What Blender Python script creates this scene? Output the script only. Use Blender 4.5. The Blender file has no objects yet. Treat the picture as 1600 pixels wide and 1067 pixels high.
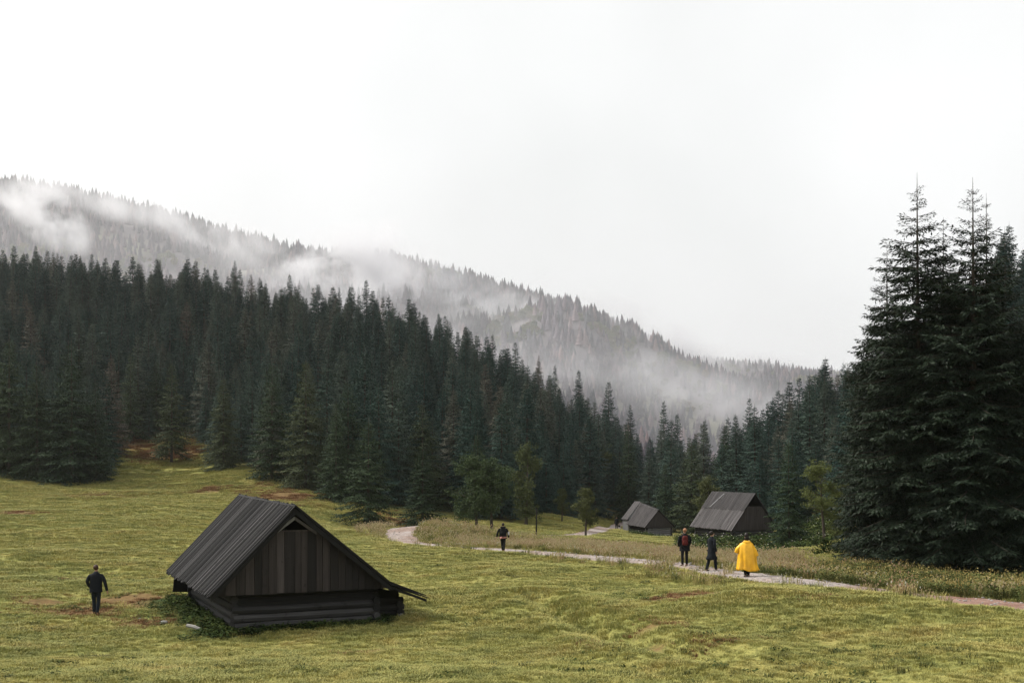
import bpy, math, random
import numpy as np
from mathutils import Vector, Matrix

# ------------------------------------------------------------------ camera
SC = bpy.context.scene
COL = SC.collection
F = 1777.8          # focal length in pixels of the 1600 px wide photograph (40 mm on 36 mm)
HOR = 720.0         # pixel row of the horizon
EYE = 6.0           # eye height above z = 0
cam_d = bpy.data.cameras.new('camera')
cam = bpy.data.objects.new('camera', cam_d)
COL.objects.link(cam)
cam.location = (0, 0, EYE)
cam.rotation_euler = (math.radians(90), 0, 0)
cam_d.lens = 40.0
cam_d.sensor_width = 36.0
cam_d.shift_y = (HOR - 533.5) / 1600.0
cam_d.clip_start = 0.1
cam_d.clip_end = 20000
SC.camera = cam

# ------------------------------------------------------------------ sky and sun
SUN_EL, SUN_AZ = 46.0, -72.0      # azimuth measured from the view direction, negative to the left
w = bpy.data.worlds.new('World')
SC.world = w
w.use_nodes = True
nt = w.node_tree
for n in list(nt.nodes):
    nt.nodes.remove(n)
out = nt.nodes.new('ShaderNodeOutputWorld')
bg = nt.nodes.new('ShaderNodeBackground')
sky = nt.nodes.new('ShaderNodeTexSky')
sky.sky_type = 'NISHITA'
sky.sun_disc = False
sky.sun_elevation = math.radians(SUN_EL)
sky.sun_rotation = math.radians(SUN_AZ)
sky.air_density = 1.0
sky.dust_density = 4.0
hs = nt.nodes.new('ShaderNodeHueSaturation')
hs.inputs['Saturation'].default_value = 0.12
nt.links.new(sky.outputs[0], hs.inputs['Color'])
mixc = nt.nodes.new('ShaderNodeMix')
mixc.data_type = 'RGBA'
mixc.inputs[0].default_value = 0.93
nt.links.new(hs.outputs[0], mixc.inputs[6])
# even overcast cloud deck with faint soft patches
tc = nt.nodes.new('ShaderNodeTexCoord')
no = nt.nodes.new('ShaderNodeTexNoise')
no.inputs['Scale'].default_value = 2.2
no.inputs['Detail'].default_value = 3
nt.links.new(tc.outputs['Generated'], no.inputs['Vector'])
rp = nt.nodes.new('ShaderNodeValToRGB')
rp.color_ramp.elements[0].position = 0.35
rp.color_ramp.elements[0].color = (7.9, 8.05, 8.0, 1)
rp.color_ramp.elements[1].position = 0.6
rp.color_ramp.elements[1].color = (9.3, 9.4, 9.4, 1)
nt.links.new(no.outputs[0], rp.inputs[0])
nt.links.new(rp.outputs[0], mixc.inputs[7])
nt.links.new(mixc.outputs[2], bg.inputs[0])
bg.inputs[1].default_value = 0.1
nt.links.new(bg.outputs[0], out.inputs[0])

sun_d = bpy.data.lights.new('sun', 'SUN')
sun_d.energy = 4.2
sun_d.angle = math.radians(11)
sun_d.color = (1.0, 0.95, 0.86)
sun = bpy.data.objects.new('sun', sun_d)
COL.objects.link(sun)
_e, _a = math.radians(SUN_EL), math.radians(SUN_AZ)
_to = Vector((math.sin(_a) * math.cos(_e), math.cos(_a) * math.cos(_e), math.sin(_e)))
sun.rotation_euler = _to.to_track_quat('Z', 'Y').to_euler()

SC.view_settings.view_transform = 'Standard'
SC.view_settings.look = 'None'
SC.view_settings.exposure = 0.2
SC.view_settings.gamma = 1.0
SC.view_settings.use_curve_mapping = False
SC.render.engine = 'CYCLES'
SC.cycles.use_denoising = True
SC.cycles.max_bounces = 5
SC.cycles.diffuse_bounces = 2
SC.cycles.glossy_bounces = 1
SC.cycles.transmission_bounces = 1
SC.cycles.transparent_max_bounces = 4
SC.cycles.volume_bounces = 2
SC.cycles.volume_step_rate = 1.0
SC.cycles.volume_max_steps = 64

rng = np.random.default_rng(11)
random.seed(5)

# ------------------------------------------------------------------ helpers: objects
def tag(o, label=None, cat=None, group=None, kind=None):
    if label: o['label'] = label
    if cat: o['category'] = cat
    if group: o['group'] = group
    if kind: o['kind'] = kind
    return o

def obj(name, me, parent=None, mats=None):
    o = bpy.data.objects.new(name, me)
    COL.objects.link(o)
    if parent is not None: o.parent = parent
    if mats:
        me.materials.clear()
        for m in (mats if isinstance(mats, (list, tuple)) else [mats]):
            me.materials.append(m)
    return o

def empty(name, loc, rz=0.0):
    o = bpy.data.objects.new(name, None)
    COL.objects.link(o)
    o.location = loc
    o.rotation_euler = (0, 0, rz)
    o.empty_display_size = 0.3
    return o

def np_mesh(name, verts, faces, mat_idx=None, smooth=False):
    """verts (n,3), faces (m,k) with constant k"""
    verts = np.asarray(verts, np.float32); faces = np.asarray(faces, np.int32)
    me = bpy.data.meshes.new(name)
    m, k = faces.shape
    me.vertices.add(len(verts)); me.vertices.foreach_set('co', verts.ravel())
    me.loops.add(m * k); me.loops.foreach_set('vertex_index', faces.ravel())
    me.polygons.add(m)
    me.polygons.foreach_set('loop_start', np.arange(0, m * k, k, dtype=np.int32))
    me.polygons.foreach_set('loop_total', np.full(m, k, np.int32))
    if mat_idx is not None:
        me.polygons.foreach_set('material_index', np.asarray(mat_idx, np.int32))
    if smooth:
        me.polygons.foreach_set('use_smooth', np.ones(m, bool))
    me.update(calc_edges=True)
    return me

class MB:
    """collects boxes, prisms and tubes into ONE mesh"""
    def __init__(self): self.v = []; self.f = []; self.mi = []
    def add(self, vs, fs, mi=0):
        b = len(self.v); self.v += [tuple(p) for p in vs]
        for f in fs: self.f.append(tuple(b + i for i in f)); self.mi.append(mi)
    def hexa(self, p, mi=0):   # 8 points: bottom 4 ccw, top 4 ccw
        self.add(p, [(0, 3, 2, 1), (4, 5, 6, 7), (0, 1, 5, 4), (1, 2, 6, 5), (2, 3, 7, 6), (3, 0, 4, 7)], mi)
    def box(self, x0, x1, y0, y1, z0, z1, mi=0):
        self.hexa([(x0, y0, z0), (x1, y0, z0), (x1, y1, z0), (x0, y1, z0), (x0, y0, z1), (x1, y0, z1), (x1, y1, z1), (x0, y1, z1)], mi)
    def tube(self, pts, rads, n=8, mi=0, cap=True, squash=1.0, up=None):
        pts = [Vector(p) for p in pts]; rings = []
        for i, p in enumerate(pts):
            d = (pts[min(i + 1, len(pts) - 1)] - pts[max(i - 1, 0)]).normalized()
            a = Vector((0, 0, 1)) if abs(d.z) < 0.9 else Vector((1, 0, 0))
            s = d.cross(a).normalized(); u = s.cross(d).normalized()
            r = rads[i]
            rings.append([p + s * math.cos(2 * math.pi * k / n) * r + u * math.sin(2 * math.pi * k / n) * r * squash for k in range(n)])
        vs = [q for rg in rings for q in rg]; fs = []
        for i in range(len(rings) - 1):
            for k in range(n):
                a, b = i * n + k, i * n + (k + 1) % n
                fs.append((a, b, b + n, a + n))
        if cap:
            fs.append(tuple(range(n))[::-1]); fs.append(tuple((len(rings) - 1) * n + k for k in range(n)))
        self.add(vs, fs, mi)
    def mesh(self, name, smooth=False):
        me = bpy.data.meshes.new(name)
        me.from_pydata(self.v, [], self.f)
        me.polygons.foreach_set('material_index', self.mi)
        if smooth: me.polygons.foreach_set('use_smooth', [True] * len(self.f))
        me.update()
        return me

# ------------------------------------------------------------------ helpers: noise
_perm = np.random.default_rng(3).random((256, 256))
def vnoise(x, y):
    x = np.asarray(x, float); y = np.asarray(y, float)
    xi = np.floor(x).astype(int); yi = np.floor(y).astype(int)
    fx = x - xi; fy = y - yi
    fx = fx * fx * (3 - 2 * fx); fy = fy * fy * (3 - 2 * fy)
    g = lambda a, b: _perm[a & 255, b & 255]
    return (g(xi, yi) * (1 - fx) + g(xi + 1, yi) * fx) * (1 - fy) + (g(xi, yi + 1) * (1 - fx) + g(xi + 1, yi + 1) * fx) * fy - 0.5
def fbm(x, y, o=4):
    s = 0; a = 1.0
    for i in range(o):
        s = s + a * vnoise(x * 2 ** i + 17 * i, y * 2 ** i + 31 * i); a *= 0.5
    return s

def sstep(a, b, x):
    t = np.clip((np.asarray(x, float) - a) / (b - a), 0, 1)
    return t * t * (3 - 2 * t)

# ------------------------------------------------------------------ terrain: surveyed spot heights (bearing, distance, height against the eye)
SPOTS = [
    (0, 27, -5.3), (0, 40, -5.4), (150, 40.4, -5.52), (800, 26, -5.1), (400, 27, -5.3), (1200, 25, -4.7), (1600, 22, -4.0), (1600, 32.5, -4.2), (1170, 45, -4.6),
    (362, 37, -5.51), (595, 39.2, -5.55), (300, 45, -5.42), (560, 46, -5.5), (1058, 50.4, -4.9), (1070, 53.6, -4.95), (785, 70.7, -5.65),
    (0, 70, -5.1), (0, 100, -4.4), (0, 150, -2.1), (200, 190, 3.2), (270, 175, -0.2), (350, 165, -0.9), (400, 150, -2.5), (500, 125, -4.6),
    (200, 110, -4.3), (350, 100, -4.9), (300, 70, -5.2), (500, 80, -5.5),
    (575, 112, -6.9), (660, 120, -6.7), (760, 108, -6.9), (840, 105, -7.0), (880, 140, -7.6), (915, 112, -7.56), (967, 165, -10.5), (1010, 143, -9.3),
    (960, 190, -10.3), (610, 80, -5.85), (620, 100, -6.3), (850, 85, -6.3), (1225, 97, -7.5), (1142, 118, -8.2), (1300, 80, -5.85), (1300, 62, -5.5),
    (1400, 52, -4.97), (1600, 50, -4.9), (1300, 40, -4.4), (1000, 75, -6.0), (1000, 105, -7.6),
    (0, 240, 22.5), (0, 340, 47), (0, 420, 42), (0, 560, 5), (450, 150, -2.8), (450, 235, 16.5), (450, 320, 35), (450, 420, 28), (450, 600, -12),
    (700, 130, -6.5), (700, 215, 7.5), (700, 300, 21), (700, 400, 12), (700, 550, -15), (900, 150, -7.8), (900, 280, 4), (900, 360, -3),
    (1000, 170, -10), (1000, 260, -8.8), (1000, 400, -17), (1100, 260, -11.7), (1100, 400, -18), (1250, 140, -8), (1250, 190, -5.3), (1250, 240, -1),
    (1250, 300, -3), (1250, 420, -14), (1330, 95, -6.0), (1330, 150, -3), (1330, 230, 7), (1330, 320, 6), (1590, 60, -4.3), (1590, 120, 4), (1590, 230, 25),
    (1590, 330, 25), (1590, 450, 0), (2000, 50, -3), (2000, 120, 10), (2000, 230, 40), (2000, 330, 40), (-400, 25, -5), (-400, 40, -4.8), (-400, 100, -3),
    (-400, 150, 2), (-400, 340, 52), (-400, 500, 36), (-400, 700, -15), (0, 700, -17), (800, 700, -20), (1600, 700, -18), (2000, 700, -15),
    (-400, 13, -3.0), (0, 13, -2.9), (800, 13, -3.2), (1600, 13, -3.1), (1600, 16, -3.5), (2000, 14, -3.0), (2000, 25, -3.4),
]
_sp = np.array(SPOTS, float)
_pu = np.stack([_sp[:, 0] / 600.0, np.log(_sp[:, 1]) * 1.6], 1)
def _tps(r2): return 0.5 * r2 * np.log(r2 + 1e-12)
_n = len(_pu)
_A = np.zeros((_n + 3, _n + 3))
_d2 = ((_pu[:, None] - _pu[None]) ** 2).sum(-1)
_A[:_n, :_n] = _tps(_d2) + np.eye(_n) * 2e-3
_A[:_n, _n] = 1; _A[:_n, _n + 1:] = _pu; _A[_n, :_n] = 1; _A[_n + 1:, :_n] = _pu.T
_cf = np.linalg.solve(_A, np.concatenate([_sp[:, 2], np.zeros(3)]))

def px_of(x, y): return 800 + F * np.asarray(x, float) / np.maximum(y, 12.0)

def zbase(x, y):
    x = np.asarray(x, float); y = np.asarray(y, float)
    sh = np.broadcast(x, y).shape
    x = np.broadcast_to(x, sh).ravel(); y = np.broadcast_to(y, sh).ravel()
    d = np.clip(y, 12.0, 700.0)
    p = np.clip(800 + F * x / np.maximum(y, 12.0), -700, 2300)
    u = np.stack([p / 600.0, np.log(d) * 1.6], 1)
    z = np.empty(len(u))
    for i in range(0, len(u), 20000):
        q = u[i:i + 20000]
        r2 = ((q[:, None] - _pu[None]) ** 2).sum(-1)
        z[i:i + 20000] = _tps(r2) @ _cf[:_n] + _cf[_n] + q @ _cf[_n + 1:]
    far = sstep(650, 1000, y)
    z = z * (1 - far) + (-22) * far
    # grassy mound inside the bend of the path
    z = z + 1.0 * np.exp(-(((x + 5.2) / 5.5) ** 2 + ((y - 92) / 5.0) ** 2))
    return (EYE + z).reshape(sh)

# ---- path centre line, in ground coordinates found by looking along each bearing
def cast(px, py, dmin=15, dmax=400):
    ds = np.geomspace(dmin, dmax, 1500)
    xs = (px - 800) / F * ds
    zs = zbase(xs, ds) - EYE
    ray = -(py - HOR) / F * ds
    hit = np.nonzero(ray <= zs)[0]
    i = hit[0] if len(hit) else len(ds) - 1
    return np.array([xs[i], ds[i]])

PATH_A = [cast(*p) for p in [(1900, 990), (1720, 962), (1600, 950), (1490, 938), (1380, 926), (1300, 914.5), (1200, 903), (1150, 897), (1030, 879), (900, 868.5), (780, 859), (690, 854.5), (640, 848)]]
PATH_A += [np.array([-7.9, 83.0]), np.array([-8.7, 90.0]), np.array([-7.9, 97.0]), np.array([-4.5, 101.5]), np.array([0.0, 105.0])]
PATH_A += [np.array([4.5, 110.0]), np.array([7.5, 120.0]), np.array([10.5, 136.0]), np.array([14.0, 160.0]), np.array([17.5, 185.0]), np.array([24.0, 215.0]), np.array([30, 250.0])]
def catmull(pts, n=14):
    pts = [2 * pts[0] - pts[1]] + list(pts) + [2 * pts[-1] - pts[-2]]
    o = []
    for i in range(1, len(pts) - 2):
        p0, p1, p2, p3 = pts[i - 1:i + 3]
        for k in range(n):
            t = k / n
            o.append(0.5 * ((2 * p1) + (-p0 + p2) * t + (2 * p0 - 5 * p1 + 4 * p2 - p3) * t * t + (-p0 + 3 * p1 - 3 * p2 + p3) * t ** 3))
    o.append(pts[-2]); return np.array(o)
PATH = catmull(PATH_A)
_seg0, _seg1 = PATH[:-1], PATH[1:]
def path_dist(x, y):
    x = np.asarray(x, float).ravel(); y = np.asarray(y, float).ravel()
    o = np.empty(len(x))
    dv = _seg1 - _seg0; L2 = (dv ** 2).sum(1) + 1e-9
    for i in range(0, len(x), 20000):
        p = np.stack([x[i:i + 20000], y[i:i + 20000]], 1)
        r = p[:, None] - _seg0[None]
        t = np.clip((r * dv[None]).sum(-1) / L2, 0, 1)
        o[i:i + 20000] = np.sqrt(((r - t[..., None] * dv[None]) ** 2).sum(-1)).min(1)
    return o

def ground(x, y, pd=None):
    """finished height: broad relief plus hummocks, quiet on the path and under the hut"""
    x = np.asarray(x, float); y = np.asarray(y, float)
    z = zbase(x, y)
    sh = z.shape
    if pd is None: pd = path_dist(np.broadcast_to(x, sh), np.broadcast_to(y, sh)).reshape(sh)
    k = sstep(0.8, 3.0, pd)
    hut = np.exp(-(((x + 8.0) / 5.5) ** 4 + ((y - 42) / 6.5) ** 4))
    k = k * (1 - hut)
    z = z + k * (0.50 * fbm(x / 9, y / 9, 2) + 0.17 * fbm(x / 1.6 + 9, y / 1.9, 3)) * sstep(400, 200, y)
    return z

FUR = np.array([cast(*q) for q in [(835, 930), (880, 955), (930, 975), (985, 1000), (1060, 1018), (1130, 1040)]])
def furrow(x, y):
    o = np.full(np.shape(x), 9.0)
    for (a, b_) in zip(FUR[:-1], FUR[1:]):
        dv = b_ - a; t = np.clip(((x - a[0]) * dv[0] + (y - a[1]) * dv[1]) / (dv @ dv), 0, 1)
        o = np.minimum(o, np.hypot(x - a[0] - t * dv[0], y - a[1] - t * dv[1]))
    return o
_ground0 = ground
def ground(x, y, pd=None):
    z = _ground0(x, y, pd); x = np.asarray(x, float); y = np.asarray(y, float)
    q = furrow(x, y)
    return z - 0.30 * np.exp(-(q / 0.55) ** 2) + 0.14 * np.exp(-((q - 1.2) / 0.6) ** 2)
def gz(x, y): return float(ground(np.array([x]), np.array([y]))[0])
def at(px, d):
    x = (px - 800) / F * d
    return x, d, gz(x, d)

# ------------------------------------------------------------------ materials
def new_mat(name):
    m = bpy.data.materials.new(name); m.use_nodes = True
    t = m.node_tree; b = t.nodes['Principled BSDF']
    b.inputs['Roughness'].default_value = 0.8
    b.inputs['Specular IOR Level'].default_value = 0.2
    return m, t, b

def ramp(t, fac, stops):
    r = t.nodes.new('ShaderNodeValToRGB')
    els = r.color_ramp.elements
    while len(els) < len(stops): els.new(0.5)
    for e, (p, c) in zip(els, stops):
        e.position = p; e.color = (*c, 1)
    if fac is not None: t.links.new(fac, r.inputs[0])
    return r.outputs[0]

def noise(t, vec, scale, detail=4, rough=0.55):
    n = t.nodes.new('ShaderNodeTexNoise')
    n.inputs['Scale'].default_value = scale; n.inputs['Detail'].default_value = detail; n.inputs['Roughness'].default_value = rough
    if vec is not None: t.links.new(vec, n.inputs['Vector'])
    return n.outputs[0]

def mix(t, fac, a, b, mode='MIX'):
    m = t.nodes.new('ShaderNodeMix'); m.data_type = 'RGBA'; m.blend_type = mode
    if hasattr(fac, 'links') or hasattr(fac, 'is_linked'): t.links.new(fac, m.inputs[0])
    else: m.inputs[0].default_value = fac
    for i, v in ((6, a), (7, b)):
        if isinstance(v, tuple): m.inputs[i].default_value = (*v, 1)
        else: t.links.new(v, m.inputs[i])
    return m.outputs[2]

def mathn(t, op, a, b=None):
    n = t.nodes.new('ShaderNodeMath'); n.operation = op
    for i, v in ((0, a), (1, b)):
        if v is None: continue
        if isinstance(v, (int, float)): n.inputs[i].default_value = v
        else: t.links.new(v, n.inputs[i])
    return n.outputs[0]

def mapping(t, vec, scale):
    mp = t.nodes.new('ShaderNodeMapping'); mp.inputs['Scale'].default_value = scale
    t.links.new(vec, mp.inputs['Vector']); return mp.outputs[0]

def position(t): return t.nodes.new('ShaderNodeNewGeometry').outputs['Position']
def objrand(t): return t.nodes.new('ShaderNodeObjectInfo').outputs['Random']
def attr(t, name):
    n = t.nodes.new('ShaderNodeAttribute'); n.attribute_name = name; return n.outputs['Fac']
def bump(t, b, h, strength, dist):
    n = t.nodes.new('ShaderNodeBump'); n.inputs['Strength'].default_value = strength; n.inputs['Distance'].default_value = dist
    t.links.new(h, n.inputs['Height']); t.links.new(n.outputs[0], b.inputs['Normal'])

def grass_colour(t):
    p = position(t)
    big = noise(t, p, 0.07, 3); mid = noise(t, p, 0.55, 4); fine = noise(t, p, 4.0, 3)
    c1 = ramp(t, big, [(0.3, (0.275, 0.245, 0.080)), (0.5, (0.305, 0.285, 0.090)), (0.7, (0.24, 0.247, 0.079))])
    c2 = ramp(t, mid, [(0.30, (0.090, 0.118, 0.042)), (0.45, (0.235, 0.243, 0.084)), (0.62, (0.325, 0.285, 0.112)), (0.75, (0.285, 0.20, 0.092))])
    c = mix(t, 0.5, c1, c2)
    c3 = ramp(t, fine, [(0.3, (0.65, 0.7, 0.68)), (0.6, (1.28, 1.25, 1.2))])
    return mix(t, 0.65, c, c3, 'MULTIPLY'), p

# ground
m_ground, t, b = new_mat('meadow ground')
gc, p = grass_colour(t)
dirtn = noise(t, p, 1.6, 7, 0.75)
dmask = ramp(t, mathn(t, 'ADD', mathn(t, 'MULTIPLY', attr(t, 'dirt'), 0.75), mathn(t, 'MULTIPLY', dirtn, 0.55)), [(0.56, (0, 0, 0)), (0.80, (0.8, 0.8, 0.8))])
earth = ramp(t, noise(t, p, 3.0, 4), [(0.3, (0.075, 0.042, 0.026)), (0.55, (0.16, 0.085, 0.045)), (0.75, (0.21, 0.13, 0.07))])
gc = mix(t, 0.8, gc, ramp(t, noise(t, p, 16.0, 5, 0.7), [(0.35, (0.3, 0.33, 0.3)), (0.62, (1.05, 1.05, 1.0))]), 'MULTIPLY')  # dark mottle puts the grass tufts' self-shadow into the ground colour
c = mix(t, dmask, gc, earth)
lush = ramp(t, noise(t, p, 2.5, 4), [(0.35, (0.035, 0.055, 0.018)), (0.7, (0.09, 0.105, 0.03))])
c = mix(t, attr(t, 'lush'), c, lush)
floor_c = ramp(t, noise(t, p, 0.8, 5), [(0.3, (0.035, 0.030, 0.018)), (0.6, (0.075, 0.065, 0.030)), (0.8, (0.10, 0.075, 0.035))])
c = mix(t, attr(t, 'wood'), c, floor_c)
t.links.new(c, b.inputs['Base Color'])
b.inputs['Roughness'].default_value = 0.95; b.inputs['Specular IOR Level'].default_value = 0.05
bump(t, b, noise(t, p, 6.0, 6, 0.7), 0.6, 0.12)

# grass blades share the meadow colour
def blade_mat(name, tint, amount):
    m, t, b = new_mat(name)
    gc, p = grass_colour(t)
    v = ramp(t, objrand(t), [(0.0, (0.72, 0.8, 0.75)), (0.5, (1.05, 1.05, 1.0)), (1.0, (1.3, 1.2, 1.1))])
    c = mix(t, 1.0, gc, v, 'MULTIPLY')
    c = mix(t, amount, c, tint)
    t.links.new(c, b.inputs['Base Color']); b.inputs['Roughness'].default_value = 0.7
    return m
m_blade = blade_mat('grass blade', (0.2, 0.19, 0.05), 0.1)

def flat_var(name, stops, rough=0.8, nscale=None, spec=0.2):
    m, t, b = new_mat(name)
    c = ramp(t, objrand(t), stops)
    if nscale:
        nn = ramp(t, noise(t, position(t), nscale, 4), [(0.25, (0.55, 0.55, 0.55)), (0.75, (1.35, 1.35, 1.35))])
        c = mix(t, 1.0, c, nn, 'MULTIPLY')
    t.links.new(c, b.inputs['Base Color'])
    b.inputs['Roughness'].default_value = rough; b.inputs['Specular IOR Level'].default_value = spec
    return m
m_tuft = flat_var('dark clump blade', [(0, (0.05, 0.065, 0.02)), (0.5, (0.09, 0.10, 0.03)), (1, (0.14, 0.13, 0.04))], 0.7)
m_straw = flat_var('dry stem', [(0, (0.17, 0.17, 0.055)), (0.4, (0.25, 0.23, 0.085)), (0.75, (0.34, 0.275, 0.12)), (1, (0.28, 0.19, 0.095))], 0.8)
m_seed = flat_var('seed head', [(0, (0.46, 0.38, 0.22)), (0.5, (0.58, 0.48, 0.32)), (1, (0.44, 0.29, 0.20))], 0.8)
m_white = flat_var('white petal', [(0, (0.45, 0.44, 0.34)), (1, (0.7, 0.68, 0.58))], 0.8)
m_yellow = flat_var('yellow petal', [(0, (0.34, 0.25, 0.08)), (1, (0.42, 0.34, 0.14))], 0.8)
m_weed = flat_var('weed leaf', [(0, (0.018, 0.032, 0.011)), (0.5, (0.035, 0.055, 0.016)), (1, (0.075, 0.095, 0.026))], 0.8, 1.2, 0.05)

def foliage(name, stops, nscale=0.9, lo=0.55, hi=1.5, rough=0.7, spec=0.06):
    m, t, b = new_mat(name)
    c = ramp(t, objrand(t), stops)
    nn = ramp(t, noise(t, position(t), nscale, 5, 0.65), [(0.3, (lo, lo, lo)), (0.7, (hi, hi * 0.98, hi * 0.9))])
    c = mix(t, 1.0, c, nn, 'MULTIPLY')
    t.links.new(c, b.inputs['Base Color'])
    b.inputs['Roughness'].default_value = rough; b.inputs['Specular IOR Level'].default_value = spec
    return m
m_spruce = foliage('spruce needles', [(0, (0.018, 0.042, 0.038)), (0.4, (0.036, 0.066, 0.057)), (0.75, (0.056, 0.084, 0.069)), (0.93, (0.080, 0.098, 0.080)), (1, (0.105, 0.095, 0.080))])
m_spruce_edge = foliage('spruce needles warm', [(0, (0.024, 0.042, 0.025)), (0.6, (0.038, 0.058, 0.032)), (1, (0.056, 0.070, 0.038))], 1.2)
m_spruce_near = foliage('spruce needles dark', [(0, (0.011, 0.021, 0.013)), (1, (0.017, 0.027, 0.016))], 1.6, 0.6, 1.6, 0.6, 0.15)
m_leaf = foliage('broad leaf', [(0, (0.042, 0.066, 0.034)), (1, (0.060, 0.084, 0.040))], 2.0)
m_leaf_light = foliage('light broad leaf', [(0, (0.10, 0.12, 0.045)), (1, (0.14, 0.15, 0.055))], 2.0)
m_leaf_pale = foliage('pale broad leaf', [(0, (0.060, 0.078, 0.036)), (1, (0.085, 0.096, 0.042))], 2.0)
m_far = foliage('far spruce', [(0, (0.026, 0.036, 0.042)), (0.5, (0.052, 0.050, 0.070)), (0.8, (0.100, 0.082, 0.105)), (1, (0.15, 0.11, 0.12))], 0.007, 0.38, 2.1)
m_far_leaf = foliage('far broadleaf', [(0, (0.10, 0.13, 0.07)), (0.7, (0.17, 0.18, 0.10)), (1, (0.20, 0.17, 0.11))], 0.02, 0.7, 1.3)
m_bark, t, b = new_mat('bark')
t.links.new(ramp(t, noise(t, mapping(t, position(t), (6, 6, 1.2)), 2.0, 5), [(0.3, (0.028, 0.022, 0.018)), (0.7, (0.085, 0.068, 0.055))]), b.inputs['Base Color'])

# mountain floor
m_mount, t, b = new_mat('mountain slope')
p = position(t)
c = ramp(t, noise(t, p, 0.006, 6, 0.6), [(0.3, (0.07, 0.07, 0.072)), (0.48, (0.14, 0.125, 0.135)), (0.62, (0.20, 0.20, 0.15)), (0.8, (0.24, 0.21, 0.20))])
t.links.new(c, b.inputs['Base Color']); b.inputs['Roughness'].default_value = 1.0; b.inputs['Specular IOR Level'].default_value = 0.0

# path
m_path, t, b = new_mat('pale gravel')
p = position(t)
c = ramp(t, noise(t, p, 5.0, 6, 0.75), [(0.25, (0.14, 0.11, 0.10)), (0.45, (0.30, 0.265, 0.25)), (0.6, (0.42, 0.385, 0.37)), (0.8, (0.55, 0.52, 0.50))])
red = ramp(t, noise(t, p, 0.35, 3), [(0.42, (1, 1, 1)), (0.6, (0.72, 0.58, 0.50))])
c = mix(t, 0.8, c, red, 'MULTIPLY')
t.links.new(mix(t, attr(t, 'ruddy'), c, mix(t, 1.0, c, (0.80, 0.58, 0.50), 'MULTIPLY')), b.inputs['Base Color'])
b.inputs['Roughness'].default_value = 0.95; b.inputs['Specular IOR Level'].default_value = 0.1
bump(t, b, noise(t, p, 9.0, 6, 0.7), 0.9, 0.08)

def wood(name, scale, stops, rough=0.75, grain=0.55):
    m, t, b = new_mat(name)
    tcn = t.nodes.new('ShaderNodeTexCoord')
    v = mapping(t, tcn.outputs['Object'], scale)
    base = ramp(t, objrand(t), stops)
    g = noise(t, v, 1.0, 6, 0.7)
    gr = ramp(t, g, [(0.3, (0.35, 0.35, 0.36)), (0.55, (1.0, 1.0, 1.0)), (0.75, (1.9, 1.9, 1.95))])
    c = mix(t, grain, base, gr, 'MULTIPLY')
    knots = ramp(t, noise(t, tcn.outputs['Object'], 3.2, 2), [(0.27, (0.35, 0.33, 0.32)), (0.36, (1, 1, 1))])
    c = mix(t, 0.8, c, knots, 'MULTIPLY')
    t.links.new(c, b.inputs['Base Color']); b.inputs['Roughness'].default_value = rough
    b.inputs['Specular IOR Level'].default_value = 0.25
    bump(t, b, g, 0.5, 0.01)
    return m
RD = [(0, (0.004, 0.004, 0.0045)), (0.5, (0.010, 0.0095, 0.0105)), (0.8, (0.024, 0.023, 0.025)), (1, (0.10, 0.093, 0.097))]
GD = [(0, (0.009, 0.008, 0.008)), (0.5, (0.020, 0.0165, 0.016)), (0.85, (0.040, 0.033, 0.032)), (1, (0.066, 0.056, 0.055))]
LD = [(0, (0.008, 0.0083, 0.009)), (1, (0.062, 0.060, 0.061))]
m_roof = wood('dark weathered roof wood', (0.5, 26, 0.5), RD)
m_gable = wood('brown black boards', (22, 22, 0.7), GD, grain=0.8)
m_logx = wood('dark logs lengthwise', (0.7, 24, 24), LD, grain=0.85)
m_logy = wood('dark logs sideways', (24, 0.7, 24), LD)
m_dark = wood('black and shaded wood', (4, 4, 4), [(0, (0.005, 0.005, 0.0055)), (1, (0.008, 0.008, 0.008))])  # near-black; on the upper front logs it paints the overhang shadow
RB = [(0, (0.04, 0.037, 0.038)), (0.5, (0.078, 0.072, 0.074)), (1, (0.15, 0.138, 0.14))]
m_roof_b = wood('grey brown roof wood', (0.35, 7, 0.35), RB, grain=0.9)
m_gable_b = wood('brown grey boards', (7, 7, 0.5), [(0, (0.03, 0.025, 0.024)), (1, (0.055, 0.047, 0.046))])
m_grey = wood('silver grey boards', (14, 14, 0.7), [(0, (0.13, 0.13, 0.135)), (1, (0.2, 0.2, 0.205))])

def plain(name, c, rough=0.8, spec=0.2, nscale=None):
    m, t, b = new_mat(name)
    b.inputs['Roughness'].default_value = rough; b.inputs['Specular IOR Level'].default_value = spec
    cc = ramp(t, noise(t, position(t), nscale or 9.0, 4), [(0.3, tuple(x * 0.75 for x in c)), (0.7, tuple(min(1, x * 1.2) for x in c))])
    t.links.new(cc, b.inputs['Base Color'])
    return m
m_skin = plain('skin', (0.42, 0.25, 0.18), 0.55)
m_black = plain('black cloth', (0.006, 0.0065, 0.008), 0.85)
m_navy = plain('navy cloth', (0.006, 0.008, 0.012), 0.85)
m_jean = plain('dark blue trousers', (0.010, 0.014, 0.022), 0.85)
m_boot = plain('dark shoe leather', (0.015, 0.013, 0.012), 0.6)
m_red = plain('dark red pack cloth', (0.09, 0.012, 0.011), 0.7)
m_pink = plain('dusty pink cloth', (0.42, 0.20, 0.18), 0.8)
m_lgrey = plain('light grey cloth', (0.55, 0.56, 0.58), 0.8)
m_ponch = plain('yellow rain cloth', (0.90, 0.45, 0.020), 0.42, 0.4, 3.0)
m_hair_d = plain('dark hair', (0.014, 0.010, 0.009), 0.5)
m_hair_b = plain('brown hair', (0.06, 0.030, 0.020), 0.5)
m_hair_r = plain('fair reddish hair', (0.30, 0.155, 0.085), 0.5)
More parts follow.
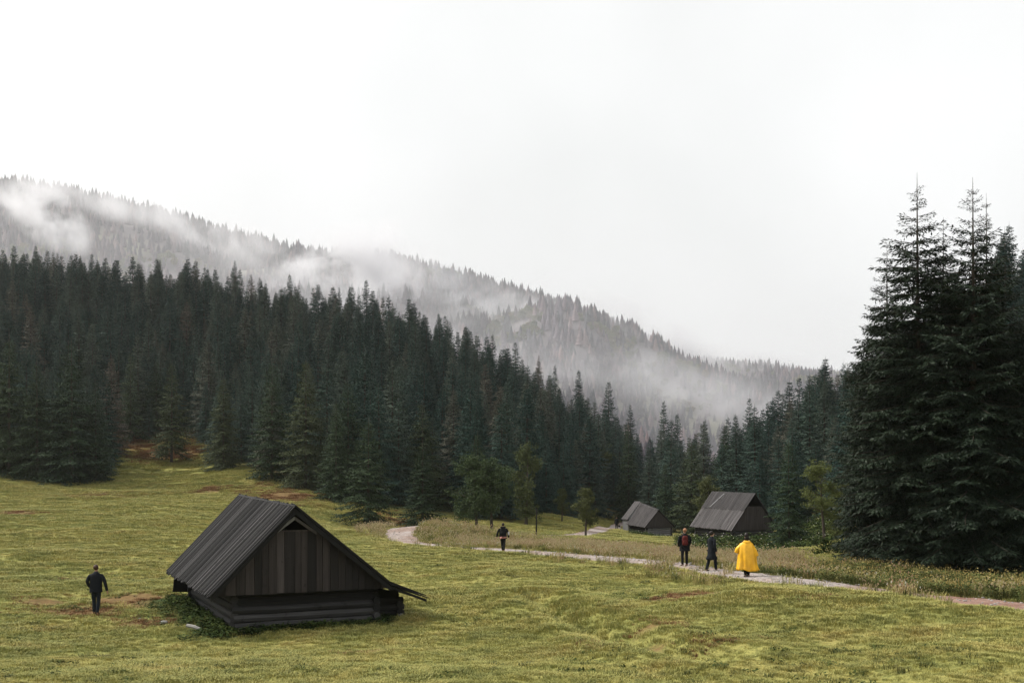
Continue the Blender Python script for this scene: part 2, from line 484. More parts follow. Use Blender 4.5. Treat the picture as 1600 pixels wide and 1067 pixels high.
m_stone = plain('pale limestone', (0.27, 0.26, 0.245), 0.9, 0.2, 5.0)

# ------------------------------------------------------------------ ground sheet
def axis(fine0, fine1, step, lo, hi, grow=1.055):
    a = list(np.arange(fine0, fine1 + 1e-6, step))
    s = step; v = fine1
    while v < hi: s *= grow; v += s; a.append(v)
    s = step; v = fine0
    while v > lo: s *= grow; v -= s; a.insert(0, v)
    return np.array(a)
gx = axis(-26, 26, 0.4, -6000, 6000, 1.05)
gy = axis(20, 70, 0.4, -600, 7000, 1.035)
X, Y = np.meshgrid(gx, gy)
PD = path_dist(X, Y).reshape(X.shape)
Z = ground(X, Y, PD)
# recess the ground a little under the path so the gravel lies in it
Z = Z - 0.05 * sstep(1.6, 0.9, PD)
nx, ny = len(gx), len(gy)
idx = np.arange(nx * ny).reshape(ny, nx)
faces = np.stack([idx[:-1, :-1], idx[:-1, 1:], idx[1:, 1:], idx[1:, :-1]], -1).reshape(-1, 4)
me = np_mesh('ground', np.stack([X, Y, Z], -1).reshape(-1, 3), faces, smooth=True)

# where the wood begins: distance of the tree line for each bearing
EDGE_PX = [-700, 0, 168, 184, 312, 345, 400, 430, 500, 560, 700, 800, 880, 950, 1000, 1060, 1120, 1200, 1270, 1335, 1420, 1600, 2300]
EDGE_D = [150, 152, 152, 190, 190, 172, 160, 150, 132, 128, 130, 127, 158, 200, 185, 160, 160, 142, 130, 118, 112, 110, 110]
def edge_d(px): return np.interp(px, EDGE_PX, EDGE_D)
def crest_d(px): return np.interp(px, [-700, 0, 450, 700, 900, 1000, 1100, 1250, 1330, 1590, 2300], [350, 345, 325, 305, 290, 290, 300, 260, 260, 260, 260])

def spot(x, y, cx, cy, rx, ry): return np.exp(-(((x - cx) / rx) ** 2 + ((y - cy) / ry) ** 2))
DIRT = []
def dirt_at(px, py, rx, ry, amp=1.0):
    c = cast(px, py); DIRT.append((c[0], c[1], rx, ry, amp))
for a in [(75, 940, 1.2, 1.2), (130, 955, 1.6, 1.3), (200, 940, 2.2, 1.6), (235, 945, 1.5, 1.4), (330, 764, 2.4, 4, .9), (255, 708, 6, 8, 1.0), (215, 692, 6, 8, 1.0), (305, 706, 3, 5, .95), (410, 762, 2.5, 6, .75), (30, 800, 2, 3, .8), (25, 803, 1.5, 2),
          (450, 775, 4, 6), (1060, 937, 2.0, 1.2, .9), (1100, 935, 1.6, 1.0, .8), (1000, 1005, 1.1, 0.8, .8), (945, 1000, 0.8, 0.6, .7), (1285, 945, 1, 0.8, .6), (1130, 1010, .8, .5, .6), (1015, 985, .8, .6, .7), (620, 815, 2.5, 5, .7),
          (520, 880, 1, 1.2, .5), (160, 775, 3, 5, .6), (585, 1015, .7, .5, .6), (240, 970, 1.6, .9, .9), (90, 900, 1.2, .8, .6)]:
    dirt_at(*a)
DT = np.zeros_like(X)
for cx, cy, rx, ry, am in DIRT: DT = np.maximum(DT, am * spot(X, Y, cx, cy, rx, ry))
# bare verge on both sides of the path
DT = np.maximum(DT, 0.55 * sstep(2.4, 1.2, PD))
PXG = px_of(X, Y)
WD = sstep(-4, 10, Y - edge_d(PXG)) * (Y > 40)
HUT_O, HUT_R = (-9.12, 37.0), math.radians(25.5)
def hut_local(x, y):
    dx, dy = x - HUT_O[0], y - HUT_O[1]
    c, s = math.cos(HUT_R), math.sin(HUT_R)
    return dx * c + dy * s, -dx * s + dy * c
hx, hy = hut_local(X, Y)
def box_d(x, y, x0, x1, y0, y1):
    return np.hypot(np.maximum(np.maximum(x0 - x, x - x1), 0), np.maximum(np.maximum(y0 - y, y - y1), 0))
HD = box_d(hx, hy, -1.0, 5.6, -0.2, 8)
LU = sstep(1.0, 0.1, HD)
# green verge on the far side of the path, right
bank = sstep(1.0, 2.2, PD) * sstep(9, 4.5, PD) * sstep(1180, 1300, PXG) * (Y > np.interp(PXG, [1170, 1300, 1600, 1900], [45, 40.5, 33, 28])) * (Y < 75)
LU = np.maximum(LU, 0.85 * bank)
for nm, arr in (('dirt', DT), ('wood', WD), ('lush', LU)):
    a = me.attributes.new(nm, 'FLOAT', 'POINT'); a.data.foreach_set('value', arr.astype(np.float32).ravel())
tag(obj('ground', me, None, m_ground), kind='structure')

# ------------------------------------------------------------------ path ribbon
wid = []
cum = np.concatenate([[0], np.cumsum(np.hypot(*(PATH[1:] - PATH[:-1]).T))])
HWX, HWY = [600, 780, 1000, 1060, 1150, 1300, 1600], [1.6, 1.55, 1.4, 0.95, 1.05, 1.15, 1.0]
def half_w(p, y): return np.where(np.asarray(y) < 82, np.interp(p, HWX, HWY), 1.1)
n_s = int(cum[-1] / 0.45)
ss = np.linspace(0, cum[-1], n_s)
pc = np.stack([np.interp(ss, cum, PATH[:, 0]), np.interp(ss, cum, PATH[:, 1])], 1)
tg = np.gradient(pc, axis=0); tg /= np.linalg.norm(tg, axis=1)[:, None]
nm = np.stack([-tg[:, 1], tg[:, 0]], 1)
half = half_w(px_of(pc[:, 0], pc[:, 1]), pc[:, 1]) + 0.25 * np.array([fbm(np.array([s / 6.0]), np.array([3.0]), 3)[0] for s in ss]) * 2
half = np.where(pc[:, 1] > 80, half + 0.5 * np.exp(-((pc[:, 0] + 9) / 4) ** 2), half)
half = half + 0.5 * sstep(100, 112, pc[:, 1]) * sstep(135, 118, pc[:, 1])
half = np.clip(half, 0.7, 2.4)
rows = []
for k in np.linspace(-1, 1, 11):
    j = (np.abs(k) > 0.7) * np.convolve(rng.normal(0, 0.16, n_s), [0.3, 0.4, 0.3], 'same')
    q = pc + nm * ((half * k + j)[:, None])
    zz = ground(q[:, 0], q[:, 1]) + 0.04 - 0.12 * abs(k) ** 6 + 0.012 * rng.normal(0, 1, n_s)
    rows.append(np.stack([q[:, 0], q[:, 1], zz], 1))
V = np.stack(rows, 0)
idx = np.arange(11 * n_s).reshape(11, n_s)
faces = np.stack([idx[:-1, :-1], idx[:-1, 1:], idx[1:, 1:], idx[1:, :-1]], -1).reshape(-1, 4)
pm = np_mesh('path', V.reshape(-1, 3), faces, smooth=True)
a_ = pm.attributes.new('ruddy', 'FLOAT', 'POINT'); a_.data.foreach_set('value', np.tile(sstep(1330, 1480, px_of(pc[:, 0], pc[:, 1])) * 0.85 + 0.15, 11).astype(np.float32))
tag(obj('path', pm, None, m_path), kind='structure')

# ------------------------------------------------------------------ far mountain
RPX = [-1600, -500, -200, 0, 100, 200, 300, 400, 500, 600, 700, 800, 900, 960, 1050, 1130, 1200, 1310, 1400, 1600, 2000, 3200]
RPY = [200, 215, 240, 284, 301, 324, 350, 378, 400, 404, 428, 455, 484, 510, 552, 580, 582, 592, 600, 600, 600, 620]
def ridge(px):
    k = np.arange(-4, 5) * 9.0
    py = sum(np.interp(px + o, RPX, RPY) for o in k) / len(k)
    D = np.interp(px, [-1600, 0, 900, 1150, 1300, 3200], [1750, 1650, 1450, 1600, 1800, 1800])
    return py, D
def mountain_z(px, d):
    py, D = ridge(px)
    zr = (HOR - py) / F * D
    t = (d - 560) / (D - 560)
    tt = np.clip(t, 0, 1)
    g = np.where(t <= 1, 0.75 * tt + 0.25 * tt * tt, 1 - 0.9 * np.clip(t - 1, 0, 1.2))
    z = -25 + (zr + 25) * g
    xx = (px - 800) / F * d
    env = np.clip(np.sin(np.pi * np.clip(t, 0, 1)), 0, 1)
    z = z + env * (70 * fbm(xx / 260, d / 420, 3) + 14 * fbm(xx / 60, d / 90 + 5, 3))
    # a lower spur in front, right of the middle
    sp = np.interp(px, [780, 880, 980, 1120, 1230, 1400], [0, 0.8, 1.0, 0.9, 0.6, 0.1])
    z = z + 42 * sp * np.exp(-((d - 1020) / 120) ** 2)
    return z + EYE
pxs = np.linspace(-1500, 3100, 380); dsm = np.concatenate([np.linspace(520, 2000, 170), np.linspace(2040, 3800, 14)])
P, D_ = np.meshgrid(pxs, dsm)
V = np.stack([(P - 800) / F * D_, D_, mountain_z(P, D_)], -1).reshape(-1, 3)
n0, n1 = len(dsm), len(pxs)
idx = np.arange(n0 * n1).reshape(n0, n1)
faces = np.stack([idx[:-1, :-1], idx[:-1, 1:], idx[1:, 1:], idx[1:, :-1]], -1).reshape(-1, 4)
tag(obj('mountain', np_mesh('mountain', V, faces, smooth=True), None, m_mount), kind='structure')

# ------------------------------------------------------------------ instancing for stuff
def scatter(name, pts, rz, sc, idx, sources, sz=None):
    """one object of kind stuff: copies of the source meshes at the given points"""
    pts = np.asarray(pts, np.float32)
    me = bpy.data.meshes.new(name)
    me.vertices.add(len(pts)); me.vertices.foreach_set('co', pts.ravel())
    for nm, ty, arr in (('rz', 'FLOAT', rz), ('sc', 'FLOAT', sc), ('sz', 'FLOAT', sz if sz is not None else sc), ('pick', 'INT', idx)):
        a = me.attributes.new(nm, ty, 'POINT')
        a.data.foreach_set('value', np.asarray(arr, np.int32 if ty == 'INT' else np.float32))
    me.update()
    o = obj(name, me)
    col = bpy.data.collections.new(name + ' sources')
    for k, s in enumerate(sources):
        so = bpy.data.objects.new('%s_source_%02d' % (name, k), s); col.objects.link(so)
    g = bpy.data.node_groups.new(name + ' scatter', 'GeometryNodeTree')
    g.interface.new_socket('Geometry', in_out='INPUT', socket_type='NodeSocketGeometry')
    g.interface.new_socket('Geometry', in_out='OUTPUT', socket_type='NodeSocketGeometry')
    gi = g.nodes.new('NodeGroupInput'); go = g.nodes.new('NodeGroupOutput')
    ip = g.nodes.new('GeometryNodeInstanceOnPoints'); ci = g.nodes.new('GeometryNodeCollectionInfo')
    ci.inputs['Collection'].default_value = col
    ci.inputs['Separate Children'].default_value = True; ci.inputs['Reset Children'].default_value = True
    def na(nm, ty):
        n = g.nodes.new('GeometryNodeInputNamedAttribute'); n.data_type = ty; n.inputs['Name'].default_value = nm
        return n.outputs['Attribute']
    cx = g.nodes.new('ShaderNodeCombineXYZ'); g.links.new(na('rz', 'FLOAT'), cx.inputs[2])
    cs = g.nodes.new('ShaderNodeCombineXYZ'); a = na('sc', 'FLOAT')
    g.links.new(a, cs.inputs[0]); g.links.new(a, cs.inputs[1]); g.links.new(na('sz', 'FLOAT'), cs.inputs[2])
    g.links.new(gi.outputs[0], ip.inputs['Points']); g.links.new(ci.outputs[0], ip.inputs['Instance'])
    ip.inputs['Pick Instance'].default_value = True
    g.links.new(na('pick', 'INT'), ip.inputs['Instance Index'])
    g.links.new(cx.outputs[0], ip.inputs['Rotation']); g.links.new(cs.outputs[0], ip.inputs['Scale'])
    g.links.new(ip.outputs[0], go.inputs[0])
    md = o.modifiers.new('scatter', 'NODES'); md.node_group = g
    tag(o, kind='stuff')
    return o

# ------------------------------------------------------------------ spruces
def kites(base, dr, side, ln, wd, fold=0.0):
    """leaf shaped quads; all arguments arrays"""
    ln = ln[:, None]; wd = wd[:, None]
    m = base + dr * ln * 0.45
    v = np.stack([base, m + side * wd * 0.5, base + dr * ln, m - side * wd * 0.5], 1)
    v[:, 2, 2] -= (ln[:, 0] * fold)
    n = len(base)
    return v.reshape(-1, 3), np.arange(4 * n).reshape(n, 4)

def norm(a): return a / (np.linalg.norm(a, axis=-1, keepdims=True) + 1e-9)

def make_spruce(seed, H, R, prof, gap, nb, tsp, kl, kw, ks, base=0.04, needle=None, leader=0.04, sparse_top=0.0, limbs=True):
    r = np.random.default_rng(seed)
    B, Dv, Sv, Ln, Wd = [], [], [], [], []
    wood_ = MB()
    lean = r.normal(0, 0.006, 2)
    z = base * H
    top = H * (1 - leader)
    while z < top:
        t = z / H
        n = max(3, int(nb * (0.75 + 0.5 * r.random()) * (0.7 + 0.3 * min(1, (1 - t) * 4))))
        a0 = r.random() * 6.28
        for k in range(n):
            a = a0 + k * 6.283 / n + r.normal(0, 0.25)
            zb = z + r.normal(0, gap * 0.25)
            tb = min(0.995, max(0, zb / H))
            L = R * np.interp(tb, prof[0], prof[1]) * (0.68 + 0.5 * r.random())
            if r.random() < 0.06: L *= 0.45
            if L < 0.06: continue
            e = np.interp(tb, [0, 0.4, 0.8, 1], [-0.10, 0.02, 0.22, 0.5]) + r.normal(0, 0.08)
            dp = np.interp(tb, [0, 0.5, 1], [0.42, 0.34, 0.15]) + r.normal(0, 0.05)
            up = np.interp(tb, [0, 1], [0.24, 0.22])
            fw = np.array([math.cos(a), math.sin(a), 0.0]); sd = np.array([-math.sin(a), math.cos(a), 0.0])
            ns = max(4, int(L / tsp))
            q = (np.arange(ns) + r.random(ns) * 0.6 + 0.15) / ns
            q = np.clip(0.1 + 0.92 * q, 0, 1.0)
            zz = lambda q: L * (math.tan(e) * q - dp * q * q + up * q ** 3)
            bend = r.normal(0, 0.12)
            pos = np.array([lean[0] * zb, lean[1] * zb, zb]) + fw * (L * q)[:, None] * 0.96 + sd * (bend * L * q * q)[:, None]
            pos[:, 2] += zz(q)
            slope = (math.tan(e) - 2 * dp * q + 3 * up * q * q)
            if limbs:
                qs = np.linspace(0, 0.97, 4)
                pp = np.array([lean[0] * zb, lean[1] * zb, zb]) + fw * (L * qs)[:, None] * 0.96 + sd * (bend * L * qs * qs)[:, None]
                pp[:, 2] += zz(qs)
                rr = 0.006 + 0.012 * L
                wood_.tube(pp, [rr, rr * 0.7, rr * 0.45, 0.004], 3, 0, cap=False)
            for s_ in (-1, 1):
                tl = (0.10 + 0.42 * L * (1 - q) ** 0.8 * np.minimum(1, q * 3.0)) * (0.65 + 0.6 * r.random(ns))
                tl = np.minimum(tl, 0.26 * L + 0.22)
                ang = np.radians(50 + r.normal(0, 10, ns))
                td = fw * np.cos(ang)[:, None] + sd * (s_ * np.sin(ang))[:, None]
                td[:, 2] += slope * 0.6 - 0.22 + r.normal(0, 0.12, ns)
                td = norm(td)
                for i in range(ns):
                    m = max(2, int(round(tl[i] / ks)))
                    u = (np.arange(m) + 0.4 * r.random(m)) / m
                    bs = pos[i] + td[i] * (tl[i] * u)[:, None]
                    bs[:, 2] -= 0.18 * tl[i] * u * u
                    d2 = td[i] + np.cross(np.array([0, 0, 1.0]), td[i]) * (np.where(np.arange(m) % 2 == 0, 0.55, -0.55) * (0.6 + 0.6 * r.random(m)))[:, None]
                    d2[:, 2] += r.normal(-0.14, 0.30, m)
                    d2 = norm(d2)
                    sv = norm(np.cross(d2, np.array([0, 0, 1.0]) + r.normal(0, 0.45, (m, 3))))
                    B.append(bs); Dv.append(d2); Sv.append(sv)
                    Ln.append(kl * (0.7 + 0.6 * r.random(m)) * min(1.0, 0.32 + 0.6 * L)); Wd.append(kw * (0.7 + 0.6 * r.random(m)) * min(1.0, 0.30 + 0.6 * L))
            # the branch tip itself
            B.append(pos[-1:] ); Dv.append(norm(fw[None] + np.array([[0, 0, 0.15 + slope[-1]]]))); Sv.append(sd[None]); Ln.append(np.array([kl * 1.1 * min(1, 0.25 + 0.8 * L)])); Wd.append(np.array([kw * min(1, 0.3 + 0.6 * L)]))
        z += gap * (0.7 + 0.6 * r.random()) * (1.0 + sparse_top * max(0, t - 0.6) * 2.5) * (1.0 if sparse_top else 1.0 - 0.4 * max(0, t - 0.5) * 2)
    # leader
    m = 14
    hz = np.linspace(top - 0.03 * H, H * 0.985, m); lk = np.linspace(1.0, 0.35, m)
    a = r.random(m) * 6.28
    B.append(np.stack([lean[0] * hz, lean[1] * hz, hz], 1)); dd = norm(np.stack([np.cos(a), np.sin(a), 1.2 + 0 * a], 1)); Dv.append(dd)
    Sv.append(norm(np.cross(dd, np.array([0.3, 0.2, 1.0])))); Ln.append(min(kl, 0.3) * 0.75 * lk); Wd.append(kw * 0.45 * lk)
    v, f = kites(np.concatenate(B), np.concatenate(Dv), np.concatenate(Sv), np.concatenate(Ln), np.concatenate(Wd), 0.08)
    crown = np_mesh('crown', v, f)
    crown.materials.append(needle)
    tr = MB()
    r0 = 0.012 * H + 0.03
    hs_ = [-0.6, 0.0, 0.3, H * 0.25, H * 0.5, H * 0.75, H * 0.93, H]
    tr.tube([(lean[0] * h + (0.01 * math.sin(h)), lean[1] * h, h) for h in hs_], [r0 * 1.5, r0 * 1.3, r0, r0 * 0.75, r0 * 0.5, r0 * 0.26, 0.02, 0.006], 7)
    if limbs:
        b0 = len(tr.v); tr.v += wood_.v
        tr.f += [tuple(i + b0 for i in f_) for f_ in wood_.f]; tr.mi += wood_.mi
    trunk = tr.mesh('trunk', True); trunk.materials.append(m_bark)
    return trunk, crown, H

CONE = ([0, 0.03, 0.15, 0.4, 0.7, 0.9, 1.0], [0.88, 1.0, 0.90, 0.64, 0.32, 0.115, 0.02])
FULL = ([0, 0.03, 0.2, 0.45, 0.7, 0.9, 1.0], [0.92, 1.0, 0.93, 0.70, 0.38, 0.14, 0.02])
SLIM = ([0, 0.1, 0.3, 0.6, 0.85, 1.0], [0.7, 1.0, 0.84, 0.48, 0.185, 0.02])
MID = []
for k in range(7):
    pr = [CONE, FULL, SLIM, CONE, FULL, SLIM, CONE][k]
    MID.append(make_spruce(100 + k, 20.0, [4.3, 4.0, 3.6, 4.7, 3.8, 3.9, 4.1][k], pr, [0.54, 0.50, 0.52, 0.58, 0.48, 0.54, 0.66][k], 8.0, 0.27, 0.36, 0.165, 0.23, base=[0.05, 0.03, 0.10, 0.04, 0.06, 0.14, 0.05][k], needle=m_spruce, leader=0.05, limbs=False))
EDGE = []
for k in range(4):   # lower trees on the edge of the meadow, seen to the ground
    pr = [FULL, CONE, FULL, CONE][k]
    EDGE.append(make_spruce(300 + k, 12.0, [3.3, 3.1, 2.9, 3.4][k], pr, 0.36, 8.2, 0.20, 0.27, 0.105, 0.15, base=[0.02, 0.03, 0.02, 0.13][k], needle=m_spruce_edge, leader=0.05, limbs=False))
BIGP = ([0, 0.05, 0.25, 0.45, 0.57, 0.68, 0.74, 0.82, 0.92, 1.0], [0.92, 1.0, 0.97, 0.86, 0.74, 0.62, 0.52, 0.34, 0.14, 0.02])
BIG = []
for k in range(3):
    BIG.append(make_spruce(500 + k, 17.0, [3.35, 3.5, 3.15][k], BIGP, 0.27, 7.4, 0.125, 0.21, 0.07, 0.085, base=0.02, needle=m_spruce_near, leader=[0.045, 0.035, 0.035][k], sparse_top=0.8, limbs=True))

def plant_tree(name, var, x, y, H, label, cat='tree', group=None, rz=None, wide=1.0, sink=0.05):
    trunk, crown, H0 = var
    e = empty(name, (x, y, gz(x, y) - sink), random.random() * 6.28 if rz is None else rz)
    s = H / H0
    e.scale = (s * wide, s * wide, s)
    o = obj('trunk', trunk); o.parent = e
    o = obj('crown', crown); o.parent = e
    tag(e, label, cat, group)
    return e

def tree_px(name, var, px, d, ptop, label, group=None, wide=1.0, **kw):
    x = (px - 800) / F * d
    z = gz(x, d)
    H = EYE + (HOR - ptop) / F * d - z
    return plant_tree(name, var, x, d, H, label, 'tree', group, wide=wide, **kw), (x, d, H)

TAKEN = []
GR = 'spruces named one by one'
G_BIG = 'tall dark spruces beside the path'
for px, d, pt, v, wd, lb in [
    (1437, 52, 268, 0, 1.0, 'tallest dark spruce beside the path, with a bare needle-thin leader'),
    (1474, 53.5, 338, 2, 0.8, 'slim dark spruce top just right of the tallest spruce, in the same clump'),
    (1522, 50, 274, 1, 1.0, 'tall dense dark spruce second in height, nearer the right edge of the path clump'),
    (1541, 51.5, 300, 2, 0.72, 'thin pointed spruce top hugging the second tallest spruce'),
    (1386, 55, 378, 2, 0.9, 'lower pointed dark spruce standing left of the tallest spruce by the path'),
    (1612, 49, 440, 0, 1.05, 'dark spruce cut by the right picture edge, standing in the path clump'),
    (1358, 64, 528, 1, 0.8, 'short dark spruce at the left foot of the tall path clump')]:
    e, q = tree_px('spruce', BIG[v], px, d, pt, lb, G_BIG, wd); TAKEN.append((q[0], q[1], 2.2))
G_EDGE = 'spruces along the edge of the meadow'
for px, d, pt, v, wd, lb in [
    (14, 153, 520, 0, 0.95, 'dark spruce at the left picture edge where the meadow meets the wood'),
    (58, 151, 560, 2, 1.0, 'lower dark spruce between two taller ones at the far left meadow edge'),
    (112, 150, 525, 0, 1.0, 'tall broad spruce with branches to the grass, far left meadow edge'),
    (150, 152, 590, 1, 0.9, 'smaller spruce leaning on the broad spruce, left of the rusty clearing'),
    (204, 190, 545, 3, 0.75, 'slender spruce with a bare lower trunk left in the rusty clearing'),
    (268, 173, 560, 3, 0.95, 'spruce with open skirt and two bare trunks in the middle of the rusty clearing'),
    (349, 165, 585, 2, 1.0, 'dense low spruce right of the rusty clearing'),
    (425, 150, 560, 0, 0.85, 'slender spruce first in the row right of the rusty clearing'),
    (478, 140, 555, 0, 0.9, 'dark spruce above the ridge of the near hut'),
    (525, 130, 622, 1, 1.0, 'dark spruce half behind the bushy spruce near the start of the path bend'),
    (575, 112, 650, 0, 1.15, 'broad bushy spruce behind the bend of the path, skirt open at the foot'),
    (660, 119, 690, 2, 1.25, 'squat round spruce right of the bushy spruce at the path bend'),
    (982, 196, 655, 1, 0.8, 'narrow dark spruce standing behind the left small hut'),
    (1040, 165, 720, 0, 1.0, 'bushy dark spruce between the two far huts'),
    (1080, 158, 685, 0, 1.1, 'broad spruce rising behind the left slope of the large far hut'),
    (1233, 98, 682, 0, 0.86, 'spruce covering the right end of the large far hut'),
    (1130, 175, 655, 1, 0.9, 'pointed spruce above the ridge of the large far hut')]:
    e, q = tree_px('spruce', EDGE[v], px, d, pt, lb, G_EDGE, wd); TAKEN.append((q[0], q[1], 3.0))

ORD = 'first second third fourth fifth sixth seventh eighth ninth tenth eleventh twelfth thirteenth fourteenth fifteenth sixteenth seventeenth'.split()
# tall tops along the skyline of the near wood
G_SKY = 'spruces on the skyline of the wood'
SKY = [(8, 392), (55, 380), (90, 392), (125, 396), (143, 392), (180, 412), (215, 408), (250, 402), (290, 413), (320, 414), (367, 404), (408, 435), (453, 424), (490, 446), (530, 446), (545, 444), (572, 432), (590, 468), (613, 470), (640, 487),
       (655, 482), (685, 486), (700, 497), (730, 512), (770, 518), (806, 530), (842, 552), (868, 566), (905, 572), (950, 590), (985, 628), (1038, 620), (1058, 640)]
for i, (px, pt) in enumerate(SKY):
    d = float(crest_d(px)) - 12 - 10 * random.random()
    e, q = tree_px('spruce', MID[[0, 3, 6, 2][i % 4]], px, d, pt, ('skyline spruce on the near wooded slope, %s spire from the left picture edge' % ORD[i] if i < 17 else 'skyline spruce on the near wooded slope, %s spire left of the valley gap' % ORD[len(SKY) - 1 - i]), G_SKY, 0.8 + 0.15 * random.random()); TAKEN.append((q[0], q[1], 2.5))
G_RS = 'tall spruces right of the valley gap'
for i, (px, d, pt) in enumerate([(1102, 215, 650), (1150, 205, 640), (1170, 195, 614), (1190, 165, 660), (1200, 200, 622), (1215, 185, 600), (1236, 160, 632), (1250, 190, 582), (1262, 150, 655), (1273, 180, 575), (1290, 176, 588), (1300, 140, 640), (1318, 150, 560)]):
    e, q = tree_px('spruce', MID[[2, 0, 5, 3][i % 4]], px, d, pt, 'tall spruce right of the valley gap, %s from the gap towards the path clump' % ORD[i], G_RS, 0.85); TAKEN.append((q[0], q[1], 2.5))

# ------------------------------------------------------------------ the wood on the near slope
cand = []
step = 4.7
for yy in np.arange(48, 400, step):
    for xx in np.arange(-240, 260, step):
        x = xx + rng.normal(0, 1.3); y = yy + rng.normal(0, 1.3)
        p = 800 + F * x / y
        if p < -260 or p > 2050: continue
        if y < edge_d(p) + 2 or y > crest_d(p) + 14: continue
        if p > 1345 and y < 112: continue
        cand.append((x, y, p))
cand = np.array(cand)
keep = np.ones(len(cand), bool)
for (tx, ty, tr_) in TAKEN: keep &= np.hypot(cand[:, 0] - tx, cand[:, 1] - ty) > tr_
keep &= path_dist(cand[:, 0], cand[:, 1]) > 3.5
cand = cand[keep]
order = np.argsort((cand[:, 1] - edge_d(cand[:, 2])) + 0.25 * cand[:, 1])
cand = cand[order]
inview = (cand[:, 2] > -20) & (cand[:, 2] < 1350)
first = np.nonzero(inview)[0][:222]
Hs = 9.5 + 9.0 * rng.random(len(cand)) ** 0.9 + 3.0 * fbm(cand[:, 0] / 30, cand[:, 1] / 30, 2)
front = cand[:, 1] - edge_d(cand[:, 2]) < 9
Hs = np.where(front, Hs * 0.82, Hs)
Hs = Hs * (1 - 0.30 * sstep(50, 25, crest_d(cand[:, 2]) - cand[:, 1]) * (0.5 + 0.6 * rng.random(len(cand))))
Hs = np.where((cand[:, 2] > 1545) & (cand[:, 1] > 170), Hs * 1.35, Hs)
cap_top = np.interp(cand[:, 2], [1290, 1340, 1400, 1480, 1545, 1575, 1640], [592, 560, 520, 440, 430, 345, 330])
Hs = np.where(cand[:, 2] > 1290, np.minimum(Hs, np.maximum(7, EYE + (HOR - cap_top) / F * cand[:, 1] - ground(cand[:, 0], cand[:, 1]))), Hs)
SECT = [(90, 'at the left picture edge'), (190, 'above the man walking alone'), (330, 'behind the rusty clearing'), (470, 'above the roof of the near hut'), (600, 'behind the bushy spruce at the path bend'), (710, 'behind the squat round spruce'),
        (800, 'behind the two-trunk broadleaf tree'), (870, 'behind the thin wooden post'), (960, 'behind the small lone broadleaf tree'), (1060, 'behind the smaller far hut'), (1200, 'behind the larger far hut'), (1335, 'left of the tall path clump'), (9999, 'behind the tall path clump')]
def zone(p, dep, H):
    where = next(t for lim, t in SECT if p < lim)
    size = 'small' if H < 13.5 else 'tall' if H > 18.5 else 'middling'
    row = 'at the wood edge' if dep < 9 else 'just inside the wood' if dep < 20 else 'deeper in the wood'
    return '%s dark spruce %s, %s' % (size, row, where), 'spruces of the wood on the near slope'
sel = set(first.tolist())
zc = ground(cand[:, 0], cand[:, 1])
for i in first:
    x, y, p = cand[i]
    lb, gr = zone(p, y - edge_d(p), Hs[i])
    v = (EDGE[:3] + MID)[rng.integers(0, 10)] if front[i] else MID[rng.integers(0, 7)]
    plant_tree('spruce', v, x, y, Hs[i], lb, 'tree', gr, wide=1.0 + 0.3 * random.random())
rest = np.array([i for i in range(len(cand)) if i not in sel])
crowns = []
for k, (tr_, cr, h) in enumerate(MID):
    nv, nf = len(cr.vertices), len(cr.polygons)
    a = np.empty(nv * 3, np.float32); cr.vertices.foreach_get('co', a)
    l = np.empty(nf * 4, np.int32); cr.loops.foreach_get('vertex_index', l)
    tv = np.array([v.co[:] for v in tr_.vertices], np.float32)
    tf = np.array([list(q.vertices) for q in tr_.polygons if len(q.vertices) == 4], np.int32) + nv
    mm = np_mesh('wood_tree_%d' % k, np.concatenate([a.reshape(-1, 3), tv]), np.concatenate([l.reshape(-1, 4), tf]), np.concatenate([np.zeros(nf), np.ones(len(tf))]))
    mm.materials.append(m_spruce); mm.materials.append(m_bark); crowns.append(mm)
pts = np.stack([cand[rest, 0], cand[rest, 1], zc[rest] - 0.1], 1)
s = Hs[rest] / 20.0
scatter('forest', pts, rng.random(len(rest)) * 6.28, s * (1.0 + 0.3 * rng.random(len(rest))), rng.integers(0, 7, len(rest)), crowns, sz=s)

